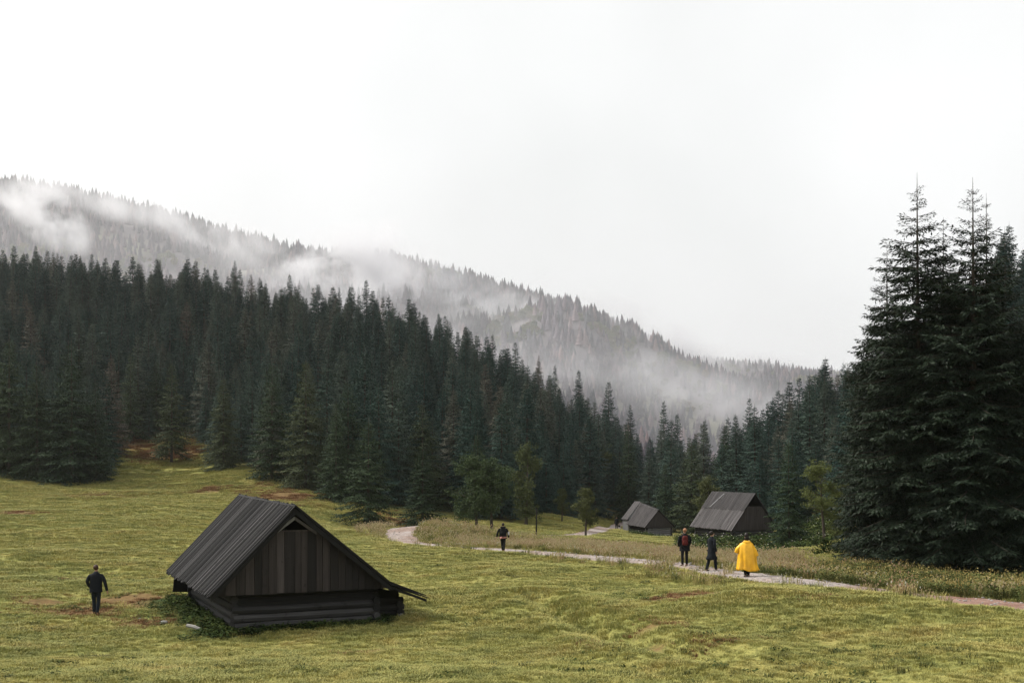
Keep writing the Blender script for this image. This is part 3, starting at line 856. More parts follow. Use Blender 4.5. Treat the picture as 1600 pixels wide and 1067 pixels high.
# ------------------------------------------------------------------ broadleaf trees
def make_broadleaf(seed, H, R, stems, leaf, n_cl, per, ls, z0=0.25):
    r = np.random.default_rng(seed)
    tr = MB(); ends = []
    for (sx, sy, lx, ly, hh) in stems:
        pts_ = [(sx, sy, -0.4), (sx, sy, 0.0), (sx + lx * 0.3, sy + ly * 0.3, H * 0.22 * hh), (sx + lx * 0.7, sy + ly * 0.7, H * 0.5 * hh), (sx + lx, sy + ly, H * 0.92 * hh)]
        r0 = 0.02 * H
        tr.tube(pts_, [r0 * 1.4, r0 * 1.2, r0 * 0.9, r0 * 0.6, 0.02], 7)
        for k in range(16):
            q = r.uniform(z0, 0.92); zz = H * hh * q
            px_, py_ = np.interp(zz, [0, H * 0.22 * hh, H * 0.5 * hh, H * 0.92 * hh], [sx, sx + lx * 0.3, sx + lx * 0.7, sx + lx]), np.interp(zz, [0, H * 0.92 * hh], [sy, sy + ly])
            a = r.random() * 6.28; L = R * (0.5 + 0.5 * r.random()) * np.interp(q, [0.2, 0.45, 0.75, 1.0], [0.75, 1.0, 0.72, 0.3])
            e = (px_ + math.cos(a) * L, py_ + math.sin(a) * L, zz + L * r.uniform(0.1, 0.6))
            mpt = (px_ + math.cos(a) * L * 0.5, py_ + math.sin(a) * L * 0.5, zz + L * 0.12)
            tr.tube([(px_, py_, zz), mpt, e], [r0 * 0.4, r0 * 0.25, 0.01], 4)
            ends.append(e); ends.append(mpt)
        ends.append(pts_[-1])
    ends = np.array(ends)
    B = []
    for k in range(n_cl):
        c = ends[r.integers(0, len(ends))] + r.normal(0, 0.16 * R, 3)
        rad = R * r.uniform(0.10, 0.24)
        B.append(c + norm(r.normal(0, 1, (per, 3))) * (rad * r.random((per, 1)) ** 0.5) * np.array([1, 1, 0.7]))
    B = np.concatenate(B); n = len(B)
    d = norm(r.normal(0, 1, (n, 3)) + np.array([0, 0, -0.2])); sv = norm(np.cross(d, r.normal(0, 1, (n, 3)) + np.array([0, 0, 1.0])))
    v, f = kites(B, d, sv, ls * (0.6 + 0.8 * r.random(n)), ls * 0.6 * (0.7 + 0.6 * r.random(n)))
    cr = np_mesh('crown', v, f); cr.materials.append(leaf)
    tm = tr.mesh('trunk', True); tm.materials.append(m_bark)
    return tm, cr, H
BL = [make_broadleaf(1, 8, 2.5, [(-0.7, 0, -0.5, 0, 1.0), (0.75, 0.3, -0.2, 0.2, 0.95)], m_leaf, 950, 32, 0.17),
      make_broadleaf(2, 6, 1.45, [(0, 0, 0.1, 0, 1.0)], m_leaf_pale, 380, 26, 0.14, 0.2),
      make_broadleaf(3, 8, 1.9, [(0, 0, 0.2, 0, 1.0)], m_leaf_pale, 420, 26, 0.17, 0.12),
      make_broadleaf(4, 7, 1.6, [(-0.4, 0, -0.4, 0, 1.0), (0.6, 0.2, 0.5, 0, 0.85)], m_leaf_light, 560, 26, 0.13, 0.08)]
G_BL = 'broadleaf trees at the meadow edge'
for px, d, pt, v, wd, lb in [
    (757, 108, 712, 0, 1.0, 'rounded broadleaf tree with two dark trunks left of the backpack walker'),
    (822, 128, 690, 2, 0.9, 'yellowish narrow broadleaf tree behind the thin wooden post'),
    (915, 112, 758, 1, 1.0, 'small airy broadleaf tree standing alone in front of the path'),
    (1296, 90, 720, 3, 1.0, 'pale green bushy broadleaf tree left of the tall spruce clump'),
    (1105, 150, 742, 2, 1.0, 'yellow green broadleaf bush peeping out behind the large far hut'),
    (935, 215, 690, 2, 1.3, 'olive broadleaf tree in the wood above the small far hut'),
    (878, 140, 760, 1, 0.9, 'pale leafy sapling at the wood edge right of the thin post')]:
    e, q = tree_px('broadleaf_tree', BL[v], px, d, pt, lb, G_BL, wd, rz=0.0)

# ------------------------------------------------------------------ far wood on the mountain
def far_tree(seed, tiers=6, n=9):
    r = np.random.default_rng(seed); v, f = [], []
    H, R = 24.0, 4.1
    for k in range(tiers):
        z0 = H * (0.10 + 0.80 * k / tiers); z1 = z0 + H * (0.30 if k < tiers - 1 else 0.12 + 0.06)
        rad = R * (1 - k / tiers) ** 0.85 * 1.05
        b_ = len(v); v.append((r.normal(0, 0.1), r.normal(0, 0.1), min(z1, H)))
        for j in range(2 * n):
            a = math.pi * j / n; q = rad * ((1.0 if j % 2 else 0.5) * (0.8 + 0.4 * r.random()))
            v.append((q * math.cos(a), q * math.sin(a), z0 - 0.5 * (j % 2) + r.normal(0, 0.35)))
        for j in range(2 * n): f.append((b_, b_ + 1 + j, b_ + 1 + (j + 1) % (2 * n)))
    mm = np_mesh('far_tree', np.array(v), np.array(f)); mm.materials.append(m_far); return mm
def far_round(seed):
    r = np.random.default_rng(seed)
    n = 260; c = norm(r.normal(0, 1, (n, 3))) * (3.6 * (0.6 + 0.4 * r.random((n, 1)))) * np.array([1, 1, 1.25]) + np.array([0, 0, 7.0])
    d = norm(r.normal(0, 1, (n, 3))); sv = norm(np.cross(d, r.normal(0, 1, (n, 3))))
    v, f = kites(c, d, sv, np.full(n, 1.9), np.full(n, 1.5)); mm = np_mesh('far_round', v, f); mm.materials.append(m_far_leaf); return mm
FS = [far_tree(1), far_tree(2, 7, 8), far_tree(3, 5, 8), far_tree(4), far_round(5), far_round(6)]
N = 30000
pp = rng.uniform(-250, 1850, N); u = rng.random(N)
_, DD = ridge(pp)
dd = 600 + (DD + 30 - 600) * np.sqrt(u * (1 - 0.12) + 0.12 * u * u)
xx = (pp - 800) / F * dd
clear = fbm(xx / 120, dd / 120, 3)
kp = (clear < 0.16) | (rng.random(N) < 0.22) | (dd > DD - 60)
# a bare bright shoulder below the ridge
sh = np.exp(-(((pp - 640) / 55) ** 2 + ((dd - DD + 150) / 70) ** 2)); kp &= rng.random(N) > 0.9 * sh
pp, dd, xx = pp[kp], dd[kp], xx[kp]
zz = mountain_z(pp, dd)
brd = (fbm(xx / 90 + 50, dd / 140, 3) + 0.25 * np.exp(-(((pp - 1060) / 130) ** 2)) * (dd < 1150)) > 0.30
pick = np.where(brd & (rng.random(len(pp)) < 0.75), rng.integers(4, 6, len(pp)), rng.integers(0, 4, len(pp)))
sc_ = (0.45 + 0.62 * rng.random(len(pp)) ** 1.6) * np.interp(pp, [700, 1000], [1.0, 0.78]) * np.where(pick > 3, 1.0, 1.0)
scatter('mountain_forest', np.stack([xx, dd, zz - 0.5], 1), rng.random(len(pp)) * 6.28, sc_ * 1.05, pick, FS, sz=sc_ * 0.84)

# ------------------------------------------------------------------ huts
def lerp(a, b, t): return a + (b - a) * t
class Hut:
    """shepherd hut; local x along the front gable, y back along the ridge, z up"""
    def __init__(self, name, label, loc, rz, prof, L, front=0.35, back=0.35, rise=0.0, mats=None, group=None):
        self.e = empty(name, loc, rz); tag(self.e, label, 'hut', group)
        self.p, self.L, self.fr, self.bk, self.rise = prof, L, front, back, rise
        self.mr, self.mg, self.mlx, self.mly = mats
    def slope(self, i, side, w_low, w_top, joined, r, gap=0.0, lo=0.0, hi=1.0, part=None, lift=0.0):
        (x0, z0), (x1, z1) = self.p[i], self.p[i + 1]
        nx_, nz_ = -(z1 - z0), (x1 - x0)
        l = math.hypot(nx_, nz_); nx_, nz_ = nx_ / l, nz_ / l
        if nz_ < 0: nx_, nz_ = -nx_, -nz_
        y0, y1 = -self.fr, self.L + self.bk
        mb_all = MB(); th = 0.028
        def board(ya, yb, off, e0, e1, sk):
            mb = mb_all if joined else MB()
            A = (lerp(x0, x1, lo) - (x1 - x0) * e0 / l, lerp(z0, z1, lo) - (z1 - z0) * e0 / l)
            Bq = (lerp(x0, x1, hi) + (x1 - x0) * e1 / l, lerp(z0, z1, hi) + (z1 - z0) * e1 / l)
            ra = self.rise * (ya - y0) / (y1 - y0)
            da = (1 if i == 0 else 0) * ra; db = (1 if i == 0 else 0) * ra
            rA = ra * (0.25 if side < 0 else 1.0); rB = ra * (1.0 if side < 0 else 0.25)
            o = off
            P_ = [(A[0] + nx_ * o, ya, A[1] + nz_ * o + rA), (Bq[0] + nx_ * o, ya + sk, Bq[1] + nz_ * o + rB), (Bq[0] + nx_ * o, yb + sk, Bq[1] + nz_ * o + rB), (A[0] + nx_ * o, yb, A[1] + nz_ * o + rA)]
            Q_ = [(q[0] + nx_ * th, q[1] + (0.004 if k in (0, 1) else -0.004), q[2] + nz_ * th) for k, q in enumerate(P_)]
            if (x1 > x0): mb.hexa([P_[0], P_[1], P_[2], P_[3], Q_[0], Q_[1], Q_[2], Q_[3]])
            else: mb.hexa([P_[0], P_[3], P_[2], P_[1], Q_[0], Q_[3], Q_[2], Q_[1]])
            if not joined:
                o_ = obj('roof_board', mb.mesh('roof_board'), part, self.mr)
        y = y0
        seq = []
        while y < y1 - 0.02:
            w_ = min(w_low * (0.8 + 0.4 * r.random()), y1 - y); seq.append((y, y + w_)); y += w_
        for a, b_ in seq:
            board(a + 0.006, b_ - 0.006, 0.03 + lift + 0.006 * r.random(), r.uniform(0, 0.10), r.uniform(-0.01, 0.02), r.normal(0, 0.008))
        if w_top:
            for k in range(len(seq) - 1):
                c_ = seq[k][1]; hw = w_top * 0.5 * (0.8 + 0.4 * r.random())
                board(c_ - hw, c_ + hw, 0.082 + lift + 0.012 * r.random(), r.uniform(0.0, 0.14), r.uniform(-0.01, 0.02), r.normal(0, 0.008))
        if joined:
            o_ = obj('roof_boards', mb_all.mesh('roof_boards'), part, self.mr); tag(o_, kind='stuff')
    def slab(self, parent, i, side):
        pass
    def under(self):
        """roof part: the sheathing under the boards, one closed shell of the whole profile"""
        mb = MB(); y0, y1 = -self.fr + 0.05, self.L + self.bk - 0.05
        ap = max(range(len(self.p)), key=lambda k: self.p[k][1])
        for i in range(len(self.p) - 1):
            (x0, z0), (x1, z1) = self.p[i], self.p[i + 1]
            r0 = self.rise * (0.25 if i != ap else 1); r1 = self.rise * (0.25 if i + 1 != ap else 1)
            r0 = self.rise * (1.0 if i == ap else 0.25); r1 = self.rise * (1.0 if i + 1 == ap else 0.25)
            t_ = 0.05
            mb.hexa([(x0, y0, z0 - t_), (x1, y0, z1 - t_), (x1, y1, z1 - t_ + r1), (x0, y1, z0 - t_ + r0), (x0, y0, z0 + 0.012), (x1, y0, z1 + 0.012), (x1, y1, z1 + 0.012 + r1), (x0, y1, z0 + 0.012 + r0)])
        return obj('roof', mb.mesh('roof'), self.e, m_dark)
    def ridge_cap(self, r):
        ap = max(range(len(self.p)), key=lambda k: self.p[k][1]); x, z = self.p[ap]
        y = -self.fr - 0.05; mb = MB(); rise = self.rise; T = self.L + self.fr + self.bk
        while y < self.L + self.bk:
            l_ = min(0.55 + 0.6 * r.random(), self.L + self.bk - y + 0.03); j = 0.02 * r.random()
            za = z + 0.075 + j + rise * (y + self.fr) / T; zb = z + 0.075 + j + rise * (y + l_ + self.fr) / T
            for s_ in (-1, 1):
                h_ = 0.2
                mb.hexa([(x, y, za), (x + s_ * 0.17, y, za - h_), (x + s_ * 0.17, y + l_, zb - h_), (x, y + l_, zb), (x, y, za + 0.04), (x + s_ * 0.19, y, za - h_ + 0.035), (x + s_ * 0.19, y + l_, zb - h_ + 0.035), (x, y + l_, zb + 0.04)])
            y += l_ - 0.01
        obj('ridge_cap', mb.mesh('ridge_cap'), self.e, m_dark)
    def ztop(self, x):
        return float(np.interp(x, [q[0] for q in self.p], [q[1] for q in self.p]))
    def gable(self, xa, xb, zb, zopen, w_, r, joined=False, y=0.0, mat=None, yb=None):
        mat = mat or self.mg
        bk = MB()
        xs = sorted(set([xa, xb] + [q[0] for q in self.p if xa < q[0] < xb]))
        # backing behind the boards
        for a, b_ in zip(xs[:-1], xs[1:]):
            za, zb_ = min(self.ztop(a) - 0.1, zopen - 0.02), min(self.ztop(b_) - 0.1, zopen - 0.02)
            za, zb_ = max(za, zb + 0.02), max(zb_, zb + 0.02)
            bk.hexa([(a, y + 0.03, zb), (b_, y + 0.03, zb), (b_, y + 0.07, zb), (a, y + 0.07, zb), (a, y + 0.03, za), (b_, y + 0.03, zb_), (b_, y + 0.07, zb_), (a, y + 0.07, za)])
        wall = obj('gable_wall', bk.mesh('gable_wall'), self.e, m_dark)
        x = xa; alljoin = MB()
        while x < xb - 0.03:
            ww = min(w_ * (0.7 + 0.6 * r.random()), xb - x)
            a, b_ = x + 0.008, x + ww - 0.008
            za, zc_ = min(self.ztop(a) - 0.07, zopen + r.uniform(-0.02, 0.01)), min(self.ztop(b_) - 0.07, zopen + r.uniform(-0.02, 0.01))
            zl = zb - r.uniform(0, 0.03)
            x += ww
            if min(za, zc_) < zb + 0.02: za = max(za, zb + 0.015); zc_ = max(zc_, zb + 0.015)
            yo = y - 0.012 * r.random(); tw = r.normal(0, 0.006)
            mb = alljoin if joined else MB()
            mb.hexa([(a, yo - 0.02 + tw, zl), (b_, yo - 0.02 - tw, zl), (b_, yo + 0.02, zl), (a, yo + 0.02, zl), (a + r.normal(0, 0.004), yo - 0.02, za), (b_ + r.normal(0, 0.004), yo - 0.02, zc_), (b_, yo + 0.02, zc_), (a, yo + 0.02, za)])
            if not joined: obj('gable_board', mb.mesh('gable_board'), wall, mat)
        if joined:
            o_ = obj('gable_boards', alljoin.mesh('gable_boards'), wall, mat); tag(o_, kind='stuff')
        return wall
    def logs(self, p0, p1, zs, rad, mat, r, over=0.22, name='log_wall', back=True):
        """a wall of squared logs from p0 to p1 (plan), at the heights zs"""
        d = Vector((p1[0] - p0[0], p1[1] - p0[1], 0)); ln = d.length; d.normalize(); s_ = Vector((-d.y, d.x, 0))
        mb = MB()
        a = Vector((p0[0], p0[1], 0)); b_ = Vector((p1[0], p1[1], 0)); z1 = zs[-1] + rad
        q = [a - s_ * 0.03, b_ - s_ * 0.03, b_ + s_ * 0.03, a + s_ * 0.03]
        mb.hexa([(v.x, v.y, -0.3) for v in q] + [(v.x, v.y, z1 + 0.25) for v in q])
        wall = obj(name, mb.mesh(name), self.e, m_dark)
        for z in zs:
            o1, o2 = over * (0.7 + 0.6 * r.random()), over * (0.7 + 0.6 * r.random())
            pts_, rd = [], []
            for t_ in np.linspace(0, 1, 5):
                c_ = a - d * o1 + d * ((ln + o1 + o2) * t_)
                pts_.append((c_.x + s_.x * r.normal(0, 0.006), c_.y + s_.y * r.normal(0, 0.006), z + r.normal(0, 0.008))); rd.append(rad * r.uniform(0.94, 1.05))
            m = MB(); m.tube(pts_, rd, 8, squash=1.04)
            obj('log', m.mesh('log'), wall, mat)
        return wall

class Rand(random.Random):
    def normal(self, m, s): return self.gauss(m, s)
r = Rand(4)
hz = gz(*[HUT_O[0] + 2.5, HUT_O[1] + 1.5]) 
h_z = float(zbase(np.array([-7.2]), np.array([38.2]))[0])
H1P = [(-0.72, 1.2), (2.02, 3.97), (5.36, 1.25), (6.67, 0.72)]
h1 = Hut('wooden_hut', 'large black wooden hut in the near meadow with a long plank roof', (HUT_O[0], HUT_O[1], h_z), HUT_R, H1P, 8.0, 0.35, 0.3, 0.12, (m_roof, m_gable, m_logx, m_logy), 'shepherd huts on the meadow')
rf = h1.under()
h1.slope(0, -1, 0.125, 0.058, False, r, part=rf)
h1.slope(1, 1, 0.2, 0.12, False, r, part=rf, lo=0.0, hi=1.0)
h1.slope(2, 1, 0.22, 0.12, False, r, part=rf, lo=0.0, hi=1.0, lift=0.03)
h1.ridge_cap(r)
gw = h1.gable(-0.55, 5.36, 1.18, 3.22, 0.28, r)
mb = MB(); mb.box(1.46, 2.74, -0.055, -0.030, 3.20, 3.245); obj('gable_rail', mb.mesh('gable_rail'), h1.e, m_gable)
for s_, xo, xt in ((-1, 1.34, 2.06), (1, 2.80, 2.06)):   # pale rafters framing the loft opening
    zo, zt = 3.19, 3.70
    mb = MB(); w_ = 0.115
    mb.hexa([(xo, -0.11, zo - w_), (xt, -0.11, zt - w_), (xt, -0.06, zt - w_), (xo, -0.06, zo - w_), (xo, -0.11, zo), (xt, -0.11, zt), (xt, -0.06, zt), (xo, -0.06, zo)])
    o_ = obj('rafter', mb.mesh('rafter'), h1.e, m_grey if s_ < 0 else m_roof_b)
# loft closed off in the dark further back, and the rear gable
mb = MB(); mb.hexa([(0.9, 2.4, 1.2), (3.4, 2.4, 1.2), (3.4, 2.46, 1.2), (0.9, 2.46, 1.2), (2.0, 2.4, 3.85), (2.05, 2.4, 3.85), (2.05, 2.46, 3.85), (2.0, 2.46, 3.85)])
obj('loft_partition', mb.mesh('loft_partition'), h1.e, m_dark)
h1.gable(-0.55, 5.36, 1.18, 9.0, 0.34, r, y=8.0)
# barge boards under the front roof edge
for i, (k, d_) in enumerate(((0, 0.13), (1, 0.13), (2, 0.03))):
    (x0, z0), (x1, z1) = H1P[k], H1P[k + 1]
    mb = MB(); mb.hexa([(x0, -0.32, z0 - d_ - 0.05), (x1, -0.32, z1 - d_ - 0.05), (x1, -0.28, z1 - d_ - 0.05), (x0, -0.28, z0 - d_ - 0.05), (x0, -0.32, z0 - 0.052), (x1, -0.32, z1 - 0.052), (x1, -0.28, z1 - 0.052), (x0, -0.28, z0 - 0.052)])
    obj('barge_board', mb.mesh('barge_board'), h1.e, m_dark)
fw_ = h1.logs((0.28, 0.35), (5.0, 0.35), [0.10, 0.36, 0.62], 0.135, m_logx, r, 0.16)
for z_ in (0.88, 1.10):   # upper logs set back under the boards, overhang shadow painted in as black
    mb = MB(); mb.tube([(0.2, 0.43, z_), (2.6, 0.43, z_ + 0.01), (5.1, 0.43, z_)], [0.125, 0.12, 0.125], 8); obj('log', mb.mesh('log'), fw_, m_dark)
h1.logs((0.15, 0.35), (0.15, 7.8), [0.22, 0.48, 0.74, 1.0], 0.135, m_logy, r, 0.06)
h1.logs((5.0, 0.35), (5.0, 1.6), [0.22, 0.48, 0.74], 0.125, m_logy, r, 0.22)
h1.logs((5.1, 1.3), (6.2, 1.3), [0.08, 0.32, 0.56], 0.12, m_logx, r, 0.16)
h1.logs((6.2, 1.3), (6.2, 7.8), [0.18, 0.42], 0.12, m_logy, r, 0.16)
h1.logs((0.15, 7.8), (6.2, 7.8), [0.10, 0.36, 0.62, 0.88], 0.13, m_logx, r, 0.2)
for yy in (7.6,):
    mb = MB(); mb.tube([(5.6, yy - 0.6 if yy > 1 else yy - 0.9, 0.90), (6.24, yy - 0.6 if yy > 1 else yy - 0.9, 0.70)], [0.085, 0.085], 6); obj('purlin', mb.mesh('purlin'), h1.e, m_logx)
# a skewed loose board under the rear eave on the left
mb = MB(); mb.hexa([(-0.62, 7.9, 0.5), (0.3, 7.9, 0.45), (0.3, 7.96, 0.45), (-0.62, 7.96, 0.5), (-0.55, 7.9, 1.22), (0.3, 7.9, 1.6), (0.3, 7.96, 1.6), (-0.55, 7.96, 1.22)])
obj('wind_board', mb.mesh('wind_board'), h1.e, m_dark)

# large far hut
d3 = 118.0; x3 = (1178 - 800) / F * d3
z3 = EYE - 8.05
H3P = [(-2.85, 0.92), (0.0, 4.6), (2.85, 0.92)]
h3 = Hut('wooden_hut', 'larger brown far hut behind the three walkers, dark gap in its gable', (x3, d3, z3), math.radians(22.3), H3P, 7.6, 0.3, 0.3, 0.0, (m_roof_b, m_gable_b, m_logx, m_logy), 'shepherd huts on the meadow')
rf = h3.under()
h3.slope(0, -1, 0.24, 0.11, True, r, part=rf, lo=0.0, hi=0.56)
h3.slope(0, -1, 0.24, 0.11, True, r, part=rf, lo=0.54, hi=1.0, lift=0.06)
h3.slope(1, 1, 0.26, 0.12, True, r, part=rf)
h3.ridge_cap(r)
h3.gable(-2.6, 2.6, 0.88, 3.35, 0.2, r, True)
h3.gable(-2.6, 2.6, 0.88, 9, 0.3, r, True, y=7.6)
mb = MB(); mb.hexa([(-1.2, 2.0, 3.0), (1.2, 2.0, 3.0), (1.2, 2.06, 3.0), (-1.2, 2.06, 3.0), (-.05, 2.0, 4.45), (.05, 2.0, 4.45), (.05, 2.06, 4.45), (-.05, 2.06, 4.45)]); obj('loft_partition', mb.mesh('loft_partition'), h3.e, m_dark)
def on_slope(y, t_, o): 
    (xa, za), (xb, zb_) = H3P[0], H3P[1]; l = math.hypot(xb - xa, zb_ - za)
    return (lerp(xa, xb, t_) - (zb_ - za) / l * o, y, lerp(za, zb_, t_) + (xb - xa) / l * o)
mb = MB(); a, b_ = (5.2, 0.60), (6.6, 0.98)
mb.hexa([on_slope(6.1, .55, .18), on_slope(5.0, .95, .18), on_slope(5.2, .95, .18), on_slope(6.3, .55, .18), on_slope(6.1, .55, .22), on_slope(5.0, .95, .22), on_slope(5.2, .95, .22), on_slope(6.3, .55, .22)])
obj('loose_plank', mb.mesh('loose_plank'), h3.e, m_grey)
h3.logs((-2.3, 0.3), (2.3, 0.3), [0.1, 0.36, 0.62, 0.85], 0.135, m_logx, r)
h3.logs((-2.3, 0.3), (-2.3, 7.4), [0.1, 0.36, 0.62, 0.85], 0.135, m_logy, r)
h3.logs((2.3, 0.3), (2.3, 7.4), [0.1, 0.36, 0.62, 0.85], 0.135, m_logy, r)
h3.logs((-2.3, 7.4), (2.3, 7.4), [0.1, 0.36, 0.62, 0.85], 0.135, m_logx, r)

# small far hut
d2 = 143.0; x2 = (1028 - 800) / F * d2
z2 = EYE - 9.45
H2P = [(-2.0, 1.15), (0.0, 3.28), (2.45, 1.1)]
h2 = Hut('wooden_hut', 'smaller grey far hut left of the brown one, with a steep plank roof', (x2, d2, z2), math.radians(24), H2P, 4.2, 0.2, 0.2, 0.75, (m_roof_b, m_gable_b, m_logx, m_logy), 'shepherd huts on the meadow')
rf = h2.under()
h2.slope(0, -1, 0.24, 0.12, True, r, part=rf)
h2.slope(1, 1, 0.26, 0.12, True, r, part=rf)
h2.ridge_cap(r)
h2.gable(-1.8, 2.25, 1.1, 9, 0.2, r, True)
h2.gable(-1.8, 2.25, 1.1, 9, 0.3, r, True, y=4.2)
h2.logs((-1.5, 0.3), (2.1, 0.3), [0.12, 0.38, 0.64, 0.9], 0.13, m_grey, r, 0.15)
h2.logs((-1.5, 0.3), (-1.5, 4.0), [0.12, 0.38, 0.64, 0.9], 0.13, m_logy, r, 0.15)
h2.logs((2.1, 0.3), (2.1, 4.0), [0.12, 0.38, 0.64, 0.9], 0.13, m_logy, r, 0.15)
# taller rear bay with a boarded grey side wall
mb = MB()
for i, (xa, za, xb, zb_) in enumerate(((-2.0, 1.9, 0.0, 4.15), (2.55, 1.6, 0.0, 4.15))):
    for k in range(7):
        y0 = 4.25 + k * 0.22
        mb.hexa([(xa, y0, za), (xa, y0 + 0.21, za), (xb, y0 + 0.21, zb_), (xb, y0, zb_), (xa, y0, za + 0.06 + 0.02 * (k % 2)), (xa, y0 + 0.21, za + 0.06 + 0.02 * (k % 2)), (xb, y0 + 0.21, zb_ + 0.06 + 0.02 * (k % 2)), (xb, y0, zb_ + 0.06 + 0.02 * (k % 2))])
o_ = obj('rear_roof', mb.mesh('rear_roof'), h2.e, m_roof_b)
mb = MB()
for k in range(6): mb.box(-1.82 - 0.01 * (k % 2), -1.76, 4.3 + k * 0.235, 4.3 + k * 0.235 + 0.225, -0.3, 1.95)
for k in range(17): 
    xk = -1.75 + k * 0.235; mb.box(xk, xk + 0.24, 4.24 - 0.01 * (k % 2), 4.3, -0.3, max(0.5, min(4.0, (4.15 - abs(xk + 0.12) * 1.02) - 0.12)))
o_ = obj('rear_wall', mb.mesh('rear_wall'), h2.e, m_grey)
mb = MB(); mb.box(-1.2, 2.0, -0.9, 0.1, -0.3, 0.35); 

# thin post by the meadow edge
x, y, z = at(838, 106)
mb = MB(); mb.tube([(0, 0, -0.4), (0.01, 0, 1.2), (0.04, 0.01, 2.6)], [0.075, 0.07, 0.055], 7); mb.tube([(0.04, 0.01, 2.6), (0.04, 0.01, 2.72)], [0.075, 0.03], 7)
o_ = obj('wooden_post', mb.mesh('wooden_post', True), None, m_gable); o_.location = (x, y, z)
tag(o_, 'thin dark upright wooden post alone at the meadow edge', 'post')

# stones and a pale board lying by the near hut
def stone(px, py, s_, lb):
    c_ = cast(px, py)
    rr = np.random.default_rng(int(px)); v, f = [], []
    n, m = 8, 5
    for i in range(m + 1):
        th = math.pi * i / m
        for j in range(n):
            q = 1 + 0.22 * rr.normal()
            v.append((math.sin(th) * math.cos(2 * math.pi * j / n) * q, 0.75 * math.sin(th) * math.sin(2 * math.pi * j / n) * q, 0.55 * math.cos(th)))
    for i in range(m):
        for j in range(n): f.append((i * n + j, i * n + (j + 1) % n, (i + 1) * n + (j + 1) % n, (i + 1) * n + j))
    o = obj('stone', np_mesh('stone', np.array(v) * s_, np.array(f)[:, ::-1]), None, m_stone)
    o.location = (c_[0], c_[1], gz(*c_) + 0.2 * s_); o.rotation_euler = (0, 0, rr.random() * 6)
    tag(o, lb, 'stone', 'pale stones by the near hut')
stone(256, 972, 0.16, 'pale stone half buried in the weeds left of the near hut')
stone(626, 961, 0.13, 'white stone under the low right eave of the near hut')
stone(598, 972, 0.09, 'small pale stone at the right log corner of the near hut')
stone(218, 966, 0.06, 'tiny white stone in the grass right of the man in the dark jacket')
c_ = cast(303, 983)
mb = MB(); mb.tube([(-0.28, 0, 0.0), (0, 0.01, 0.02), (0.3, 0, 0.0)], [0.06, 0.065, 0.05], 7)
o_ = obj('loose_board', mb.mesh('loose_board'), None, m_stone); o_.location = (c_[0], c_[1], gz(*c_) + 0.12); o_.rotation_euler = (0, 0.2, -0.35)
tag(o_, 'short pale log lying in the weeds at the left corner of the near hut', 'log')

# ------------------------------------------------------------------ people
def skin_mesh(name, nodes, edges, root=0, sub=1):
    """nodes: list of (x, y, z, rx, ry); one continuous skin over the joints"""
    me = bpy.data.meshes.new(name + '_rig')
    me.from_pydata([n[:3] for n in nodes], edges, [])
    o = bpy.data.objects.new(name + '_rig', me); COL.objects.link(o)
    sk = o.modifiers.new('skin', 'SKIN'); sk.use_smooth_shade = True
    if sub:
        sb = o.modifiers.new('sub', 'SUBSURF'); sb.levels = sub; sb.render_levels = sub
    for i, n in enumerate(nodes):
        v = me.skin_vertices[0].data[i]
        v.radius = (n[3], n[4] if len(n) > 4 else n[3]); v.use_root = (i == root)
    bpy.context.view_layer.update()
    dg = bpy.context.evaluated_depsgraph_get()
    res = bpy.data.meshes.new_from_object(o.evaluated_get(dg))
    res.name = name
    bpy.data.objects.remove(o); bpy.data.meshes.remove(me)
    res.polygons.foreach_set('use_smooth', [True] * len(res.polygons))
    return res

def loft(name, rings, n=22, cap=False, seed=1):
    """rings of (z, rx, ry, cx, cy)"""
    r = np.random.default_rng(seed); vs = []
    ph = r.random(3) * 6
    for i, (z, rx, ry, cx_, cy_) in enumerate(rings):
        for j in range(n):
            a = 2 * math.pi * j / n
            q = 1 + 0.025 * math.sin(4 * a + ph[0] + 6 * z) + 0.02 * math.sin(7 * a + ph[1] - 9 * z)
            vs.append((cx_ + rx * q * math.cos(a), cy_ + ry * q * math.sin(a), z))
    m = len(rings)
    fs = [(i * n + j, (i + 1) * n + j, (i + 1) * n + (j + 1) % n, i * n + (j + 1) % n) for i in range(m - 1) for j in range(n)]
    return np_mesh(name, np.array(vs), np.array(fs), smooth=True)

def ball(name, c, rad, n=14, m=10):
    vs = [(c[0] + rad[0] * math.sin(math.pi * i / m) * math.cos(2 * math.pi * j / n), c[1] + rad[1] * math.sin(math.pi * i / m) * math.sin(2 * math.pi * j / n), c[2] + rad[2] * math.cos(math.pi * i / m)) for i in range(m + 1) for j in range(n)]
    fs = [(i * n + j, (i + 1) * n + j, (i + 1) * n + (j + 1) % n, i * n + (j + 1) % n) for i in range(m) for j in range(n)]
    return np_mesh(name, np.array(vs), np.array(fs), smooth=True)

def chain(nodes, edges, start, pts):
    prev = start
    for p in pts:
        nodes.append(p); edges.append((prev, len(nodes) - 1)); prev = len(nodes) - 1
    return prev

